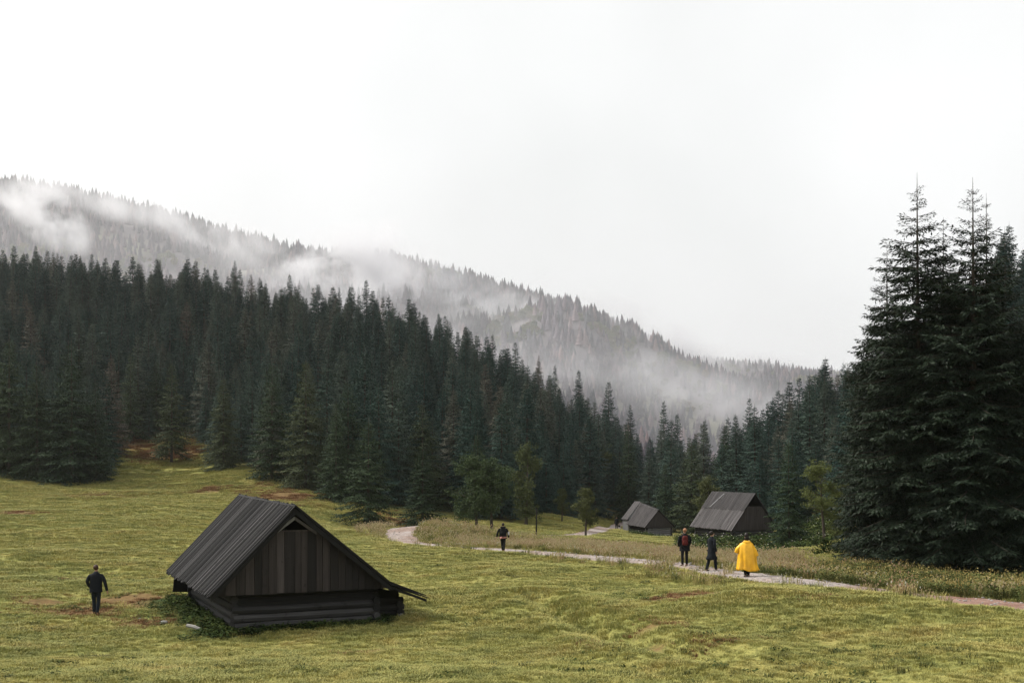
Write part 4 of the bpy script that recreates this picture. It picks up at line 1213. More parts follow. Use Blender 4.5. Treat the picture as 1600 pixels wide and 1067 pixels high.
def person(label, loc, rz, h=1.75, feet=((-0.10, 0.0), (0.11, 0.0)), lift=(0, 0), arms=None, hair=m_hair_d, top=m_black, legs=m_black, long_coat=0.0, jacket_w=1.0, head_turn=0.0, hair_long=0.0, poncho=False, jacket=True):
    """faces +y in its own frame; feet (x, y) offsets, arms = ((elbow), (wrist)) per side"""
    k = h / 1.75
    e = empty('person', loc, rz); tag(e, label, 'person', None)
    e.scale = (k, k, k)
    arms = arms or [((-0.27, 0.0, 1.14), (-0.27, 0.05, 0.88)), ((0.27, 0.0, 1.14), (0.27, 0.05, 0.88))]
    N = [(0, 0, 0.95, 0.15, 0.11)]; E = []
    ch_ = chain(N, E, 0, [(0, 0.0, 1.12, 0.13, 0.095), (0, 0.0, 1.30, 0.155, 0.105), (0, -0.005, 1.42, 0.12, 0.085)])
    chest = ch_
    nk = chain(N, E, chest, [(0, 0.0, 1.50, 0.05, 0.052), (0, 0.015, 1.555, 0.05, 0.055), (0, 0.02, 1.61, 0.068, 0.08), (0, 0.015, 1.665, 0.072, 0.088), (0, 0.01, 1.715, 0.045, 0.055)])
    hd = nk - 2
    nose = chain(N, E, hd, [(0.0 + 0.10 * math.sin(head_turn), 0.02 + 0.10 * math.cos(head_turn), 1.615, 0.014)])
    for s_ in (-1, 1):
        chain(N, E, hd + 1, [(s_ * 0.08 * math.cos(head_turn), 0.01 - s_ * 0.08 * math.sin(head_turn), 1.64, 0.014)])
    for si, s_ in enumerate((-1, 1)):
        el, wr = arms[si]
        a = chain(N, E, chest, [(s_ * 0.16, 0, 1.37, 0.045), (el[0] * 0.75 + s_ * 0.035, el[1] * 0.5, (1.40 + el[2]) / 2, 0.047), (*el, 0.040), ((el[0] + wr[0]) / 2, (el[1] + wr[1]) / 2, (el[2] + wr[2]) / 2, 0.035), (*wr, 0.026)])
        d = Vector(wr) - Vector(el); d.normalize(); fwd = Vector((0, 1, 0))
        pl = Vector(wr) + d * 0.075
        pi = chain(N, E, a, [(pl.x, pl.y, pl.z, 0.022, 0.034)])
        for fi in range(4):
            off = fwd * (0.03 - 0.02 * fi); ln = (0.062, 0.074, 0.070, 0.055)[fi]
            q1 = pl + off + d * ln * 0.55; q2 = pl + off + d * ln - Vector((s_ * 0.02, 0, 0))
            chain(N, E, pi, [(q1.x, q1.y, q1.z, 0.0095), (q2.x, q2.y, q2.z, 0.008)])
        th = Vector(wr) + d * 0.03 + fwd * 0.045; th2 = Vector(wr) + d * 0.075 + fwd * 0.06
        chain(N, E, a, [(th.x, th.y, th.z, 0.011), (th2.x, th2.y, th2.z, 0.009)])
    LEG = []
    for si, s_ in enumerate((-1, 1)):
        fx, fy = feet[si]; lz = lift[si]
        kx, ky = s_ * 0.10 * 0.5 + fx * 0.5, fy * 0.5 + 0.03 + 0.10 * (lz > 0)
        pts_ = [(s_ * 0.09, 0, 0.86, 0.085), (s_ * 0.045 + kx * 0.5, ky * 0.5, 0.68, 0.072), (kx, ky, 0.49, 0.056), ((kx + fx) / 2, (ky + fy) / 2 - 0.01, 0.30 + lz * 0.6, 0.052), (fx, fy - 0.02, 0.10 + lz, 0.038)]
        LEG.append(pts_)
        chain(N, E, 0, pts_ + [(fx, fy + 0.02, 0.045 + lz, 0.038), (fx, fy + 0.12, 0.035 + lz, 0.035)])
    obj('body', skin_mesh('body', N, E), e, m_skin)
    # trousers
    N2 = [(0, 0, 0.97, 0.155, 0.115)]; E2 = []
    for p_ in LEG: chain(N2, E2, 0, [(a, b, c, r_ + 0.02) for a, b, c, r_ in p_[:-1]] + [(p_[-1][0], p_[-1][1], p_[-1][2] - 0.02, 0.066)])
    obj('trousers', skin_mesh('trousers', N2, E2), e, legs)
    for si in (0, 1):
        fx, fy = feet[si]; lz = lift[si]
        me_ = skin_mesh('shoe', [(fx, fy - 0.06, 0.055 + lz, 0.05, 0.05), (fx, fy + 0.04, 0.05 + lz, 0.052, 0.046), (fx, fy + 0.15, 0.038 + lz, 0.045, 0.034), (fx, fy - 0.03, 0.13 + lz, 0.05)], [(0, 1), (1, 2), (0, 3)], 0)
        obj('shoe', me_, e, m_boot)
    if jacket:
        jw = jacket_w
        hem = 0.80 - long_coat
        w2 = 0.02 if not long_coat else 0.05
        rings = [(1.535, 0.058, 0.060, 0, 0.01), (1.50, 0.078, 0.072, 0, 0.0), (1.465, 0.125, 0.092, 0, -0.005), (1.425, 0.178 * jw, 0.115, 0, -0.01), (1.36, 0.198 * jw, 0.132, 0, -0.01), (1.22, 0.196 * jw, 0.138, 0, 0), (1.08, 0.186 * jw, 0.138, 0, 0), (0.95, 0.195 * jw, 0.148, 0, 0), (0.86, 0.20 * jw, 0.155, 0, 0)]
        if long_coat: rings += [(0.72, 0.205 * jw, 0.17, 0, 0), (0.60, 0.21 * jw, 0.19 + 0.1 * (long_coat > 0.15), 0, 0)] if long_coat > 0.15 else [(0.74, 0.205 * jw, 0.165, 0, 0)]
        rings.append((hem, (0.203 + w2 * 0.2) * jw, 0.155 + w2 + 0.06 * (long_coat > 0.15), 0, 0))
        jk = obj('jacket', loft('jacket', rings, seed=int(h * 1000) + len(label)), e, top)
        so_ = jk.modifiers.new('cloth', 'SOLIDIFY'); so_.thickness = 0.012
        for si, s_ in enumerate((-1, 1)):
            el, wr = arms[si]
            N3 = [(s_ * 0.13 * jw, 0, 1.405, 0.07)]; E3 = []
            d_ = (Vector(wr) - Vector(el)).normalized() * 0.03
            chain(N3, E3, 0, [(s_ * 0.185 * jw, 0, 1.375, 0.082), (el[0] * 0.75 + s_ * 0.035, el[1] * 0.5, (1.40 + el[2]) / 2, 0.074), (*el, 0.066), ((el[0] + wr[0]) / 2, (el[1] + wr[1]) / 2, (el[2] + wr[2]) / 2, 0.06), (wr[0] + d_.x, wr[1] + d_.y, wr[2] + d_.z, 0.054)])
            obj('sleeve', skin_mesh('sleeve', N3, E3), jk, top)
    hr = obj('hair', ball('hair', (0, -0.020, 1.672), (0.092, 0.102, 0.098)), e, hair)
    if hair_long: obj('hair_length', ball('hair_length', (0, -0.06, 1.60 - hair_long * 0.4), (0.082, 0.06, 0.06 + hair_long * 0.6)), hr, hair)
    for s_ in (-1, 1):
        ct, st = math.cos(head_turn), math.sin(head_turn)
        lx, ly = s_ * 0.03, 0.082
        mb = MB(); cx_, cy_ = lx * ct + ly * st, ly * ct - lx * st + 0.015
        mb.tube([(cx_, cy_ - 0.008, 1.655), (cx_, cy_ + 0.012, 1.655)], [0.011, 0.008], 6)
        obj('eye', mb.mesh('eye'), e, m_boot)
    return e

def backpack(label, parent_loc, rz, k, mat, zc, hh, ww, dd_, lid=True, extra=None):
    """worn on the back: rounded sack with lid, pocket and two straps, in the wearer's frame (back is -y)"""
    e = empty('backpack', parent_loc, rz); e.scale = (k, k, k)
    tag(e, label, 'backpack')
    def sack(x0, x1, y0, y1, z0, z1, b=0.3):
        mb = MB(); rings = [(z0, 0.72), (z0 + (z1 - z0) * 0.12, 0.98), (z0 + (z1 - z0) * 0.5, 1.04), (z0 + (z1 - z0) * 0.85, 0.94), (z1, 0.6)]
        cx_, cy_ = (x0 + x1) / 2, (y0 + y1) / 2; n = 12; vs = []; fs = []
        for z, q in rings:
            for j in range(n):
                a = 2 * math.pi * j / n; c_, s_ = math.cos(a), math.sin(a)
                m_ = (abs(c_) ** 4 + abs(s_) ** 4) ** 0.25
                vs.append((cx_ + (x1 - x0) / 2 * q * c_ / m_, cy_ + (y1 - y0) / 2 * q * s_ / m_, z))
        for i in range(len(rings) - 1):
            for j in range(n): fs.append((i * n + j, i * n + (j + 1) % n, (i + 1) * n + (j + 1) % n, (i + 1) * n + j))
        fs.append(tuple(range(n))[::-1]); fs.append(tuple((len(rings) - 1) * n + j for j in range(n)))
        mb.add(vs, fs); return mb.mesh('sack', True)
    y1 = -0.125
    obj('sack', sack(-ww / 2, ww / 2, y1 - dd_, y1, zc - hh / 2, zc + hh / 2), e, mat)
    obj('front_pocket', sack(-ww * 0.36, ww * 0.36, y1 - dd_ - 0.05, y1 - dd_ + 0.02, zc - hh * 0.42, zc + hh * 0.05), e, mat)
    if lid: obj('lid', sack(-ww * 0.48, ww * 0.48, y1 - dd_ - 0.03, y1 + 0.02, zc + hh * 0.42, zc + hh * 0.58), e, mat)
    for s_ in (-1, 1):
        mb = MB(); mb.tube([(s_ * 0.10, y1 + 0.01, zc + hh * 0.38), (s_ * 0.12, -0.02, 1.49), (s_ * 0.125, 0.145, 1.36), (s_ * 0.15, 0.10, 1.15), (s_ * 0.16, y1 + 0.02, zc - hh * 0.35)], [0.02] * 5, 6, squash=0.5)
        obj('strap', mb.mesh('strap', True), e, mat)
    return e

def put(px, d): 
    x, y, z = at(px, d); return (x, y, z)
# 1 man left of the hut, back to us
c_ = cast(150, 962.5); L_ = (c_[0], c_[1], gz(*c_))
person('man in a dark jacket walking alone in the grass left of the near hut', L_, 0.05, 1.78 , feet=((-0.08, 0.10), (0.07, -0.06)), arms=[((-0.30, -0.04, 1.16), (-0.25, 0.12, 0.98)), ((0.31, 0.0, 1.13), (0.36, 0.06, 0.86))], hair=m_hair_b, top=m_navy, legs=m_jean, jacket_w=1.1)
# 2 walker with red backpack
c_ = cast(1070, 884.5); L_ = (c_[0], c_[1], gz(*c_))
person('person with fair reddish hair in a black coat wearing a dark red backpack', L_, 0.15, 1.78, feet=((-0.14, -0.08), (0.12, 0.10)), arms=[((-0.29, 0.0, 1.15), (-0.24, 0.12, 0.93)), ((0.29, 0.02, 1.15), (0.25, 0.16, 0.95))], hair=m_hair_r, top=m_black, legs=m_black, jacket_w=1.22, long_coat=0.08)
backpack('dark red daypack on the back of the fair haired walker', L_, 0.15 - 0.25, 1.78 / 1.75, m_red, 1.20, 0.44, 0.27, 0.13, lid=False)
# 3 person in long dark coat, turned to the right
c_ = cast(1112, 893); L_ = (c_[0], c_[1], gz(*c_))
person('person in a long dark coat looking to the side, between the other two walkers', L_, -1.0, 1.76, feet=((-0.07, -0.22), (0.08, 0.20)), arms=[((-0.23, 0.02, 1.14), (-0.2, 0.1, 0.92)), ((0.23, -0.04, 1.14), (0.22, 0.06, 0.9))], hair=m_hair_d, top=m_navy, legs=m_navy, long_coat=0.28, jacket_w=0.92, head_turn=0.5)
# 4 yellow poncho
c_ = cast(1166, 902); L_ = (c_[0], c_[1], gz(*c_))
pe = person('person in a bright yellow rain poncho on the gravel path, seen from behind', L_, 0.1, 1.74, feet=((-0.04, -0.04), (0.10, 0.06)), arms=[((-0.21, 0.03, 1.14), (-0.20, 0.12, 0.95)), ((0.22, 0.0, 1.14), (0.22, 0.06, 0.92))], hair=m_hair_d, top=m_black, legs=m_black, hair_long=0.2)
rr = np.random.default_rng(8); n = 56; rings = []
for z, rx, ry, cx_ in [((z_ - 0.22) * 0.92 + 0.29, a_, b_, c_) for z_, a_, b_, c_ in [(1.50, 0.08, 0.08, 0), (1.465, 0.125, 0.11, 0), (1.43, 0.185, 0.14, 0.0), (1.37, 0.245, 0.175, 0.0), (1.28, 0.285, 0.205, 0.005), (1.15, 0.305, 0.235, 0.01), (1.0, 0.32, 0.255, 0.015), (0.85, 0.33, 0.27, 0.02), (0.7, 0.34, 0.285, 0.03), (0.55, 0.355, 0.30, 0.035), (0.42, 0.375, 0.31, 0.04), (0.30, 0.40, 0.32, 0.045), (0.22, 0.42, 0.33, 0.05)]]:
    f_ = (1.5 - z) / 1.3; row = []
    for j in range(n):
        a = 2 * math.pi * j / n
        fold = 1 + 0.11 * f_ * math.sin(7 * a + 1.0 + 1.2 * z) + 0.05 * f_ * math.sin(12 * a + 2.3 - 2.0 * z) + 0.02 * math.sin(3 * a + 9 * z)
        ex = 0.05 * math.exp(-((z - 0.95) / 0.22) ** 2) * max(0, math.cos(a)) ** 2
        zz_ = z + (0.035 * math.sin(2 * a + 0.5) + 0.02 * math.sin(5 * a)) * max(0, f_ - 0.6) * 2.5
        row.append((cx_ + (rx * fold + ex) * math.cos(a), ry * fold * math.sin(a), zz_))
    rings.append(row)
V = np.array(rings).reshape(-1, 3); m_ = len(rings)
fc = [(i * n + (j + 1) % n, i * n + j, (i + 1) * n + j, (i + 1) * n + (j + 1) % n) for i in range(m_ - 1) for j in range(n)]
po = obj('poncho', np_mesh('poncho', V, np.array(fc)[:, ::-1], smooth=True), pe, m_ponch)
so = po.modifiers.new('cloth', 'SOLIDIFY'); so.thickness = 0.012
hd_ = skin_mesh('hood', [(-0.13, -0.05, 1.45, 0.045), (-0.09, -0.11, 1.43, 0.055), (0.0, -0.15, 1.39, 0.065), (0.09, -0.11, 1.43, 0.055), (0.13, -0.05, 1.45, 0.045), (0.0, -0.17, 1.32, 0.045)], [(0, 1), (1, 2), (2, 3), (3, 4), (2, 5)], 2)
obj('hood', hd_, po, m_ponch)
for s_ in (-1, 1):   # wide sleeves hanging open at the sides
    mb = MB(); mb.tube(([(0.13, 0, 1.35), (0.25, 0.01, 1.22), (0.34, 0.03, 1.06), (0.42, 0.05, 0.86)] if s_ > 0 else [(-0.13, 0, 1.35), (-0.25, 0.01, 1.24), (-0.34, 0.03, 1.12), (-0.36, 0.09, 1.0)]), [0.075, 0.10, 0.115, 0.13 if s_ > 0 else 0.10], 10, cap=False, squash=0.8)
    obj('sleeve', mb.mesh('sleeve', True), po, m_ponch)
# 5 walker with large backpack
c_ = cast(786, 861.5); L_ = (c_[0], c_[1], gz(*c_))
person('hooded walker on the path before the wood carrying a big black rucksack', L_, 0.0, 1.78, feet=((-0.03, 0.14), (0.05, -0.14)), arms=[((-0.33, 0.0, 1.16), (-0.38, 0.05, 0.92)), ((0.31, 0.02, 1.14), (0.35, 0.10, 0.88))], hair=m_hair_d, top=m_black, legs=m_black, jacket_w=1.15)
p5 = bpy.context.scene.objects[-1] if False else None
k_ = 1.78 / 1.75
backpack('big black rucksack worn by the walker on the path before the wood', L_, 0.0, k_, m_black, 1.24, 0.56, 0.34, 0.2)
e = empty('tied_jumper', (L_[0], L_[1], L_[2])); e.scale = (k_, k_, k_); tag(e, 'dusty pink jumper tied round the waist of the rucksack walker', 'jumper')
me_ = skin_mesh('wrap', [(-0.21, -0.02, 0.88, 0.06), (-0.15, -0.13, 0.88, 0.07), (0.0, -0.16, 0.87, 0.07), (0.15, -0.13, 0.88, 0.06), (0.21, -0.02, 0.89, 0.05), (-0.12, -0.15, 0.80, 0.05)], [(0, 1), (1, 2), (2, 3), (3, 4), (1, 5)], 2)
obj('wrap', me_, e, m_pink)
me_ = skin_mesh('hood', [(-0.1, -0.06, 1.52, 0.03), (-0.05, -0.12, 1.50, 0.04), (0.05, -0.12, 1.49, 0.04), (0.11, -0.05, 1.49, 0.03)], [(0, 1), (1, 2), (2, 3)], 1)
hd5 = obj('hood', me_, [o for o in COL.objects if o.get('label', '').startswith('hooded walker')][0], m_lgrey)
me_ = skin_mesh('sleeve_patch', [(0.305, 0.0, 1.22, 0.075), (0.33, 0.03, 1.10, 0.07), (0.34, 0.05, 1.02, 0.065)], [(0, 1), (1, 2)], 1)
obj('sleeve_panel', me_, [o for o in COL.objects if o.get('label', '').startswith('hooded walker')][0], m_lgrey)
# 6 far person by the small hut
c_ = (float((963.5 - 800) / F * 149), 149.0); L_ = (c_[0], c_[1], gz(*c_))
person('tiny distant person in dark clothes standing left of the smaller far hut', L_, 2.6, 1.76, arms=None, hair=m_hair_d, top=m_black, legs=m_black, jacket_w=1.15)
e = empty('hand_bag', (L_[0] + 0.33, L_[1], L_[2] + 0.42)); tag(e, 'small dark bag in the hand of the tiny distant person', 'bag')
mb = MB(); mb.hexa([(-0.15, -0.08, 0), (0.15, -0.08, 0), (0.15, 0.08, 0), (-0.15, 0.08, 0), (-0.11, -0.05, 0.26), (0.11, -0.05, 0.26), (0.11, 0.05, 0.26), (-0.11, 0.05, 0.26)]); obj('pouch', mb.mesh('pouch'), e, m_black)
mb = MB(); mb.tube([(-0.08, 0, 0.25), (-0.05, 0, 0.40), (0.05, 0, 0.40), (0.08, 0, 0.25)], [0.015] * 4, 5); obj('handle', mb.mesh('handle'), e, m_black)

WALK = [tuple(cast(*q)) for q in ((1070, 884.5), (1112, 893), (1166, 902), (786, 861.5))]
# ------------------------------------------------------------------ grass and herbs
def tuft(seed, n, h, spread, w_, mat, bend=0.5, heads=None, head_mat=None, hsize=0.05, stem_mat=None):
    r = np.random.default_rng(seed); v, f, mi = [], [], []
    for k in range(n):
        a = r.random() * 6.28; q = spread * math.sqrt(r.random()); bx, by = q * math.cos(a), q * math.sin(a)
        hh = h * (0.6 + 0.7 * r.random()); b_ = bend * (0.4 + r.random()); aa = a + r.normal(0, 0.9); dx, dy = math.cos(aa), math.sin(aa)
        sx, sy = -dy * w_ / 2, dx * w_ / 2
        i = len(v)
        v += [(bx - sx, by - sy, -0.02), (bx + sx, by + sy, -0.02), (bx + dx * hh * b_ * 0.3 + sx * 0.8, by + dy * hh * b_ * 0.3 + sy * 0.8, hh * 0.6), (bx + dx * hh * b_ * 0.3 - sx * 0.8, by + dy * hh * b_ * 0.3 - sy * 0.8, hh * 0.6), (bx + dx * hh * b_, by + dy * hh * b_, hh * (1 - 0.25 * b_))]
        f += [(i, i + 1, i + 2, i + 3), (i + 3, i + 2, i + 4, i + 4)]; mi += [0, 0]
        if heads and r.random() < heads:
            cx_, cy_, cz_ = v[-1]; s_ = hsize * (0.6 + 0.8 * r.random())
            for rot in (0, 1.57):
                i = len(v); ox, oy = math.cos(rot) * s_ * 0.4, math.sin(rot) * s_ * 0.4
                v += [(cx_, cy_, cz_ - s_ * 0.6), (cx_ + ox, cy_ + oy, cz_ + s_ * 0.1), (cx_, cy_, cz_ + s_), (cx_ - ox, cy_ - oy, cz_ + s_ * 0.1)]; f.append((i, i + 1, i + 2, i + 3)); mi.append(1)
    v = np.array(v, np.float32)
    me = bpy.data.meshes.new('tuft'); me.from_pydata(v.tolist(), [], [q if q[2] != q[3] else q[:3] for q in f]); me.polygons.foreach_set('material_index', mi); me.update()
    me.materials.append(mat); me.materials.append(head_mat or mat)
    return me
def herb(seed, n, rad, ls, mat, flower=None, nf=0, h=0.25, fs=0.05):
    r = np.random.default_rng(seed); a = r.random(n) * 6.28; q = rad * np.sqrt(r.random(n))
    B = np.stack([q * np.cos(a), q * np.sin(a), h * r.random(n) ** 0.8], 1)
    d = norm(np.stack([np.cos(a) + r.normal(0, .5, n), np.sin(a) + r.normal(0, .5, n), r.normal(0.25, 0.4, n)], 1)); sv = norm(np.cross(d, np.array([0, 0, 1.0]) + r.normal(0, 0.3, (n, 3))))
    v, f = kites(B, d, sv, ls * (0.6 + 0.8 * r.random(n)), ls * 0.55 * (0.6 + 0.8 * r.random(n)), 0.15)
    mi = np.zeros(n)
    if flower is not None:
        a = r.random(nf) * 6.28; q = rad * np.sqrt(r.random(nf))
        B = np.stack([q * np.cos(a), q * np.sin(a), h * (0.95 + 0.5 * r.random(nf))], 1)
        d = norm(np.stack([np.cos(a), np.sin(a), 0.4 + 0 * a], 1)); sv = norm(np.cross(d, np.array([0, 0, 1.0])))
        v2, f2 = kites(B, d, sv, np.full(nf, fs), np.full(nf, fs)); f = np.concatenate([f, f2 + len(v)]); v = np.concatenate([v, v2]); mi = np.concatenate([mi, np.ones(nf)])
    me = np_mesh('herb', v, f, mi); me.materials.append(mat); me.materials.append(flower or mat); return me

def in_wedge(n, d0, d1, p0, p1, power=1.0):
    """points spread evenly over the ground between two bearings, thinning with distance"""
    u = rng.random(n); d = (d0 ** power + u * (d1 ** power - d0 ** power)) ** (1 / power)
    p = rng.uniform(p0, p1, n); return (p - 800) / F * d, d, p
def hutd(x, y):
    a, b_ = hut_local(x, y); return box_d(a, b_, 0.0, 6.2, 0.2, 8.0)
def dirt_val(x, y):
    o = np.zeros(len(x))
    for cx, cy, rx, ry, am in DIRT: o = np.maximum(o, am * spot(x, y, cx, cy, rx, ry))
    return o

# short meadow grass
x, y, p = in_wedge(370000, 14, 215, -380, 1950, 1.25)
pd = path_dist(x, y)
ok = (pd > half_w(p, y) + 0.1) & (hutd(x, y) > 0.05) & (dirt_val(x, y) + 0.5 * rng.random(len(x)) < 0.75) & (y < edge_d(p) + 1)
x, y, p, pd = x[ok], y[ok], p[ok], pd[ok]
# the ground beside and under the viewpoint carries the same grass
x2, y2 = rng.uniform(-70, 70, 60000), rng.uniform(1, 34, 60000); p2 = 800 + F * x2 / np.maximum(y2, 1.0)
o2 = ((p2 < -380) | (p2 > 1950) | (y2 < 14)) & (path_dist(x2, y2) > 1.2)
x, y, p, pd = np.concatenate([x, x2[o2]]), np.concatenate([y, y2[o2]]), np.concatenate([p, p2[o2]]), np.concatenate([pd, path_dist(x2[o2], y2[o2])])
sc_ = (0.7 + 0.6 * rng.random(len(x))) * (0.75 + 0.9 * (fbm(x / 2.5, y / 2.5, 2) + 0.35)) * np.interp(y, [20, 60, 125, 215], [0.85, 1.2, 1.7, 2.6])
sc_ = np.clip(sc_, 0.35, 3.2)
T1 = [tuft(k, 34, 0.072, 0.17, 0.013, m_blade, 0.8) for k in range(5)]
scatter('grass', np.stack([x, y, ground(x, y, pd)], 1), rng.random(len(x)) * 6.28, sc_, rng.integers(0, 5, len(x)), T1)
# loose stones on the path
q_ = rng.integers(4, n_s - 4, 5200); q_ = q_[pc[q_, 1] < 130]
off = rng.uniform(-1.08, 1.08, len(q_)) * half[q_]
pb = pc[q_] + nm[q_] * off[:, None] + rng.normal(0, 0.15, (len(q_), 2))
PBM = []
for k in range(3):
    b_ = ball('pebble', (0, 0, 0.25), (1.0, 0.75, 0.5), 7, 4); co = np.array([v.co[:] for v in b_.vertices]); co *= 1 + 0.15 * np.random.default_rng(k).normal(0, 1, (len(co), 1)); b_.vertices.foreach_set('co', co.astype(np.float32).ravel())
    b_.materials.append(m_stone if k else m_path); PBM.append(b_)
scatter('pebbles', np.stack([pb[:, 0], pb[:, 1], ground(pb[:, 0], pb[:, 1]) + 0.03], 1), rng.random(len(pb)) * 6.28, 0.02 + 0.05 * rng.random(len(pb)) ** 2.5, rng.integers(0, 3, len(pb)), PBM)
# rusty dry grass and fern in the bare patches
xs_, ys_ = [], []
for cx, cy, rx, ry, am in DIRT:
    n_ = int(min(1800, 40 + 50 * rx * ry)); xs_.append(rng.normal(cx, rx * 0.75, n_)); ys_.append(rng.normal(cy, ry * 0.75, n_))
x, y = np.concatenate(xs_), np.concatenate(ys_)
k_ = (path_dist(x, y) > 1.2) & (fbm(x / 2.0, y / 2.0, 3) > -0.15) & (hutd(x, y) > 0.3); x, y = x[k_], y[k_]
m_rust = flat_var('rusty dry blade', [(0, (0.13, 0.06, 0.030)), (0.5, (0.22, 0.11, 0.05)), (1, (0.26, 0.17, 0.075))], 0.8)
scatter('dry_grass', np.stack([x, y, ground(x, y)], 1), rng.random(len(x)) * 6.28, np.interp(y, [30, 100, 200], [0.7, 1.3, 2.4]) * (0.6 + 0.7 * rng.random(len(x))), rng.integers(0, 3, len(x)), [tuft(80 + k, 24, 0.085, 0.2, 0.02, m_rust, 0.9) for k in range(3)])
# darker clumps
x, y, p = in_wedge(15000, 17, 120, -100, 1700, 1.3)
pd = path_dist(x, y); ok = (pd > 1.3) & (hutd(x, y) > 0.1) & (fbm(x / 4 + 40, y / 4, 3) + 0.08 * (p > 900) > 0.10) & (y < edge_d(p))
x, y, pd = x[ok], y[ok], pd[ok]
T2 = [tuft(20 + k, 34, 0.12, 0.18, 0.02, m_tuft, 0.9) for k in range(3)] + [herb(30 + k, 34, 0.2, 0.09, m_weed, None, 0, 0.09) for k in range(3)]
scatter('grass_clumps', np.stack([x, y, ground(x, y, pd)], 1), rng.random(len(x)) * 6.28, 0.35 + 0.65 * rng.random(len(x)) ** 1.5, rng.integers(0, 6, len(x)), T2)

# tall dry grass beyond and beside the path
def far_side(x, y, p):
    """metres beyond the path, measured along the view"""
    q = np.interp(p, [590, 640, 780, 900, 1030, 1150, 1200, 1300, 1380, 1490, 1600, 1720, 1900], [84, 79, PATH_A[10][1], PATH_A[9][1], PATH_A[8][1], PATH_A[7][1], PATH_A[6][1], PATH_A[5][1], PATH_A[4][1], PATH_A[3][1], PATH_A[2][1], PATH_A[1][1], PATH_A[0][1]])
    return y - q
x, y, p = in_wedge(42000, 28, 112, 560, 1720, 1.5)
pd = path_dist(x, y); fs_ = far_side(x, y, p)
dens = np.where(fs_ > 0, 1.0 * sstep(0.0, 2.0, fs_) * sstep(np.interp(p, [640, 760, 900, 1000, 1100, 1300, 1500], [18, 22, 32, 34, 32, 24, 9]), 8, fs_), np.interp(p, [600, 690, 720, 750, 900, 940, 1010, 1040, 1130, 1150, 1310, 1340, 1470, 1490], [0.2, 0.2, 0.6, 0.15, 0.15, 0.3, 0.3, 0.8, 0.8, 0.15, 0.15, 0.8, 0.8, 0.1]) * sstep(3.2, 1.4, pd)) * (0.55 + 0.9 * sstep(-0.15, 0.25, fbm(x / 5, y / 5, 3)))
dens *= np.interp(p, [560, 620, 1230, 1300, 1700], [0.4, 1, 1, 0.14, 0.05])
hh_ = np.hypot(x - x3, y - d3) < 7; 
heavy = ((p > 1030) & (p < 1140)) | ((p > 1325) & (p < 1478)) | ((p > 690) & (p < 735))
ok = (pd > np.where(heavy & (fs_ < 0.2), 0.15, half_w(p, y) + 0.15)) & (rng.random(len(x)) < dens) & ~hh_ & (y < edge_d(p))
for (wx, wy) in WALK: ok &= ~((np.abs(x - wx * y / wy) < 0.7) & (y < wy + 0.3) & (y > wy - 4.5))
x, y, p, pd = x[ok], y[ok], p[ok], pd[ok]
T3 = [tuft(40 + k, 20, 0.46, 0.22, 0.016, m_straw, 0.45, 0.75, m_seed, 0.05) for k in range(4)] + [tuft(50, 26, 0.36, 0.2, 0.018, m_blade, 0.6), tuft(51, 22, 0.40, 0.22, 0.018, m_straw, 0.5, 0.22, m_white, 0.045), tuft(52, 30, 0.3, 0.22, 0.02, m_tuft, 0.6)]
scatter('tall_grass', np.stack([x, y, ground(x, y, pd)], 1), rng.random(len(x)) * 6.28, 0.6 + 0.7 * rng.random(len(x)), rng.choice(7, len(x), p=[0.12, 0.12, 0.11, 0.09, 0.23, 0.14, 0.19]), T3)

# leafy weeds round the huts and on the bank under the tall spruces
XS, YS, SS, KS = [], [], [], []
def weeds(n, f, s0, s1, kinds):
    x, y = f(n); XS.append(x); YS.append(y); SS.append(s0 + (s1 - s0) * rng.random(len(x))); KS.append(rng.choice(kinds, len(x)))
def near_hut(n):
    a = rng.uniform(-1.6, 6.4, n); b_ = rng.uniform(-1.2, 8.5, n)
    dd_ = box_d(a, b_, 0.0, 5.1, 0.15, 8.0); 
    lim = np.where(a < 0.1, 0.9, np.where(a > 5.2, 0.55, 0.7)); ok = (dd_ > 0.02) & (dd_ < lim * (0.6 + 0.5 * rng.random(n))) & ((a < 5.3) | (b_ < 1.3))
    a, b_ = a[ok], b_[ok]; c, s_ = math.cos(HUT_R), math.sin(HUT_R)
    return HUT_O[0] + a * c - b_ * s_, HUT_O[1] + a * s_ + b_ * c
weeds(2700, near_hut, 0.3, 0.85, [0, 1, 2])
def left_weeds(n):
    a = rng.normal(-1.1, 0.6, n); b_ = rng.normal(4.4, 2.4, n); ok = a < -0.2; a, b_ = a[ok], b_[ok]; c, s_ = math.cos(HUT_R), math.sin(HUT_R)
    return HUT_O[0] + a * c - b_ * s_, HUT_O[1] + a * s_ + b_ * c
weeds(70, left_weeds, 0.3, 0.7, [0, 1, 2])
def bank_pts(n):
    x, y, p = in_wedge(n, 31, 62, 1170, 1740, 1.5); f_ = far_side(x, y, p)
    lo_ = np.interp(p, [1170, 1300, 1500, 1700], [2.2, 1.6, 1.2, 1.2]); ok = (f_ > lo_) & (f_ < np.interp(p, [1170, 1250, 1330, 1450, 1700], [4, 9, 17, 17, 16])) & (path_dist(x, y) > 1.2)
    return x[ok], y[ok]
weeds(12000, bank_pts, 0.6, 1.3, [3, 3, 4, 4, 7, 7, 8])
def far_weeds(n):
    x, y, p = in_wedge(n, 88, 122, 1060, 1330, 1.5); ok = (np.hypot(x - x3, y - d3 - 3) > 4.6) & (y < edge_d(p)); return x[ok], y[ok]
weeds(1500, far_weeds, 0.9, 2.0, [0, 1, 2, 2, 0, 6])
def hut2_weeds(n):
    x, y, p = in_wedge(n, 132, 142, 985, 1070, 1.5); return x, y
weeds(260, hut2_weeds, 0.7, 1.3, [0, 1, 6])
x, y, sc_, kk = map(np.concatenate, (XS, YS, SS, KS))
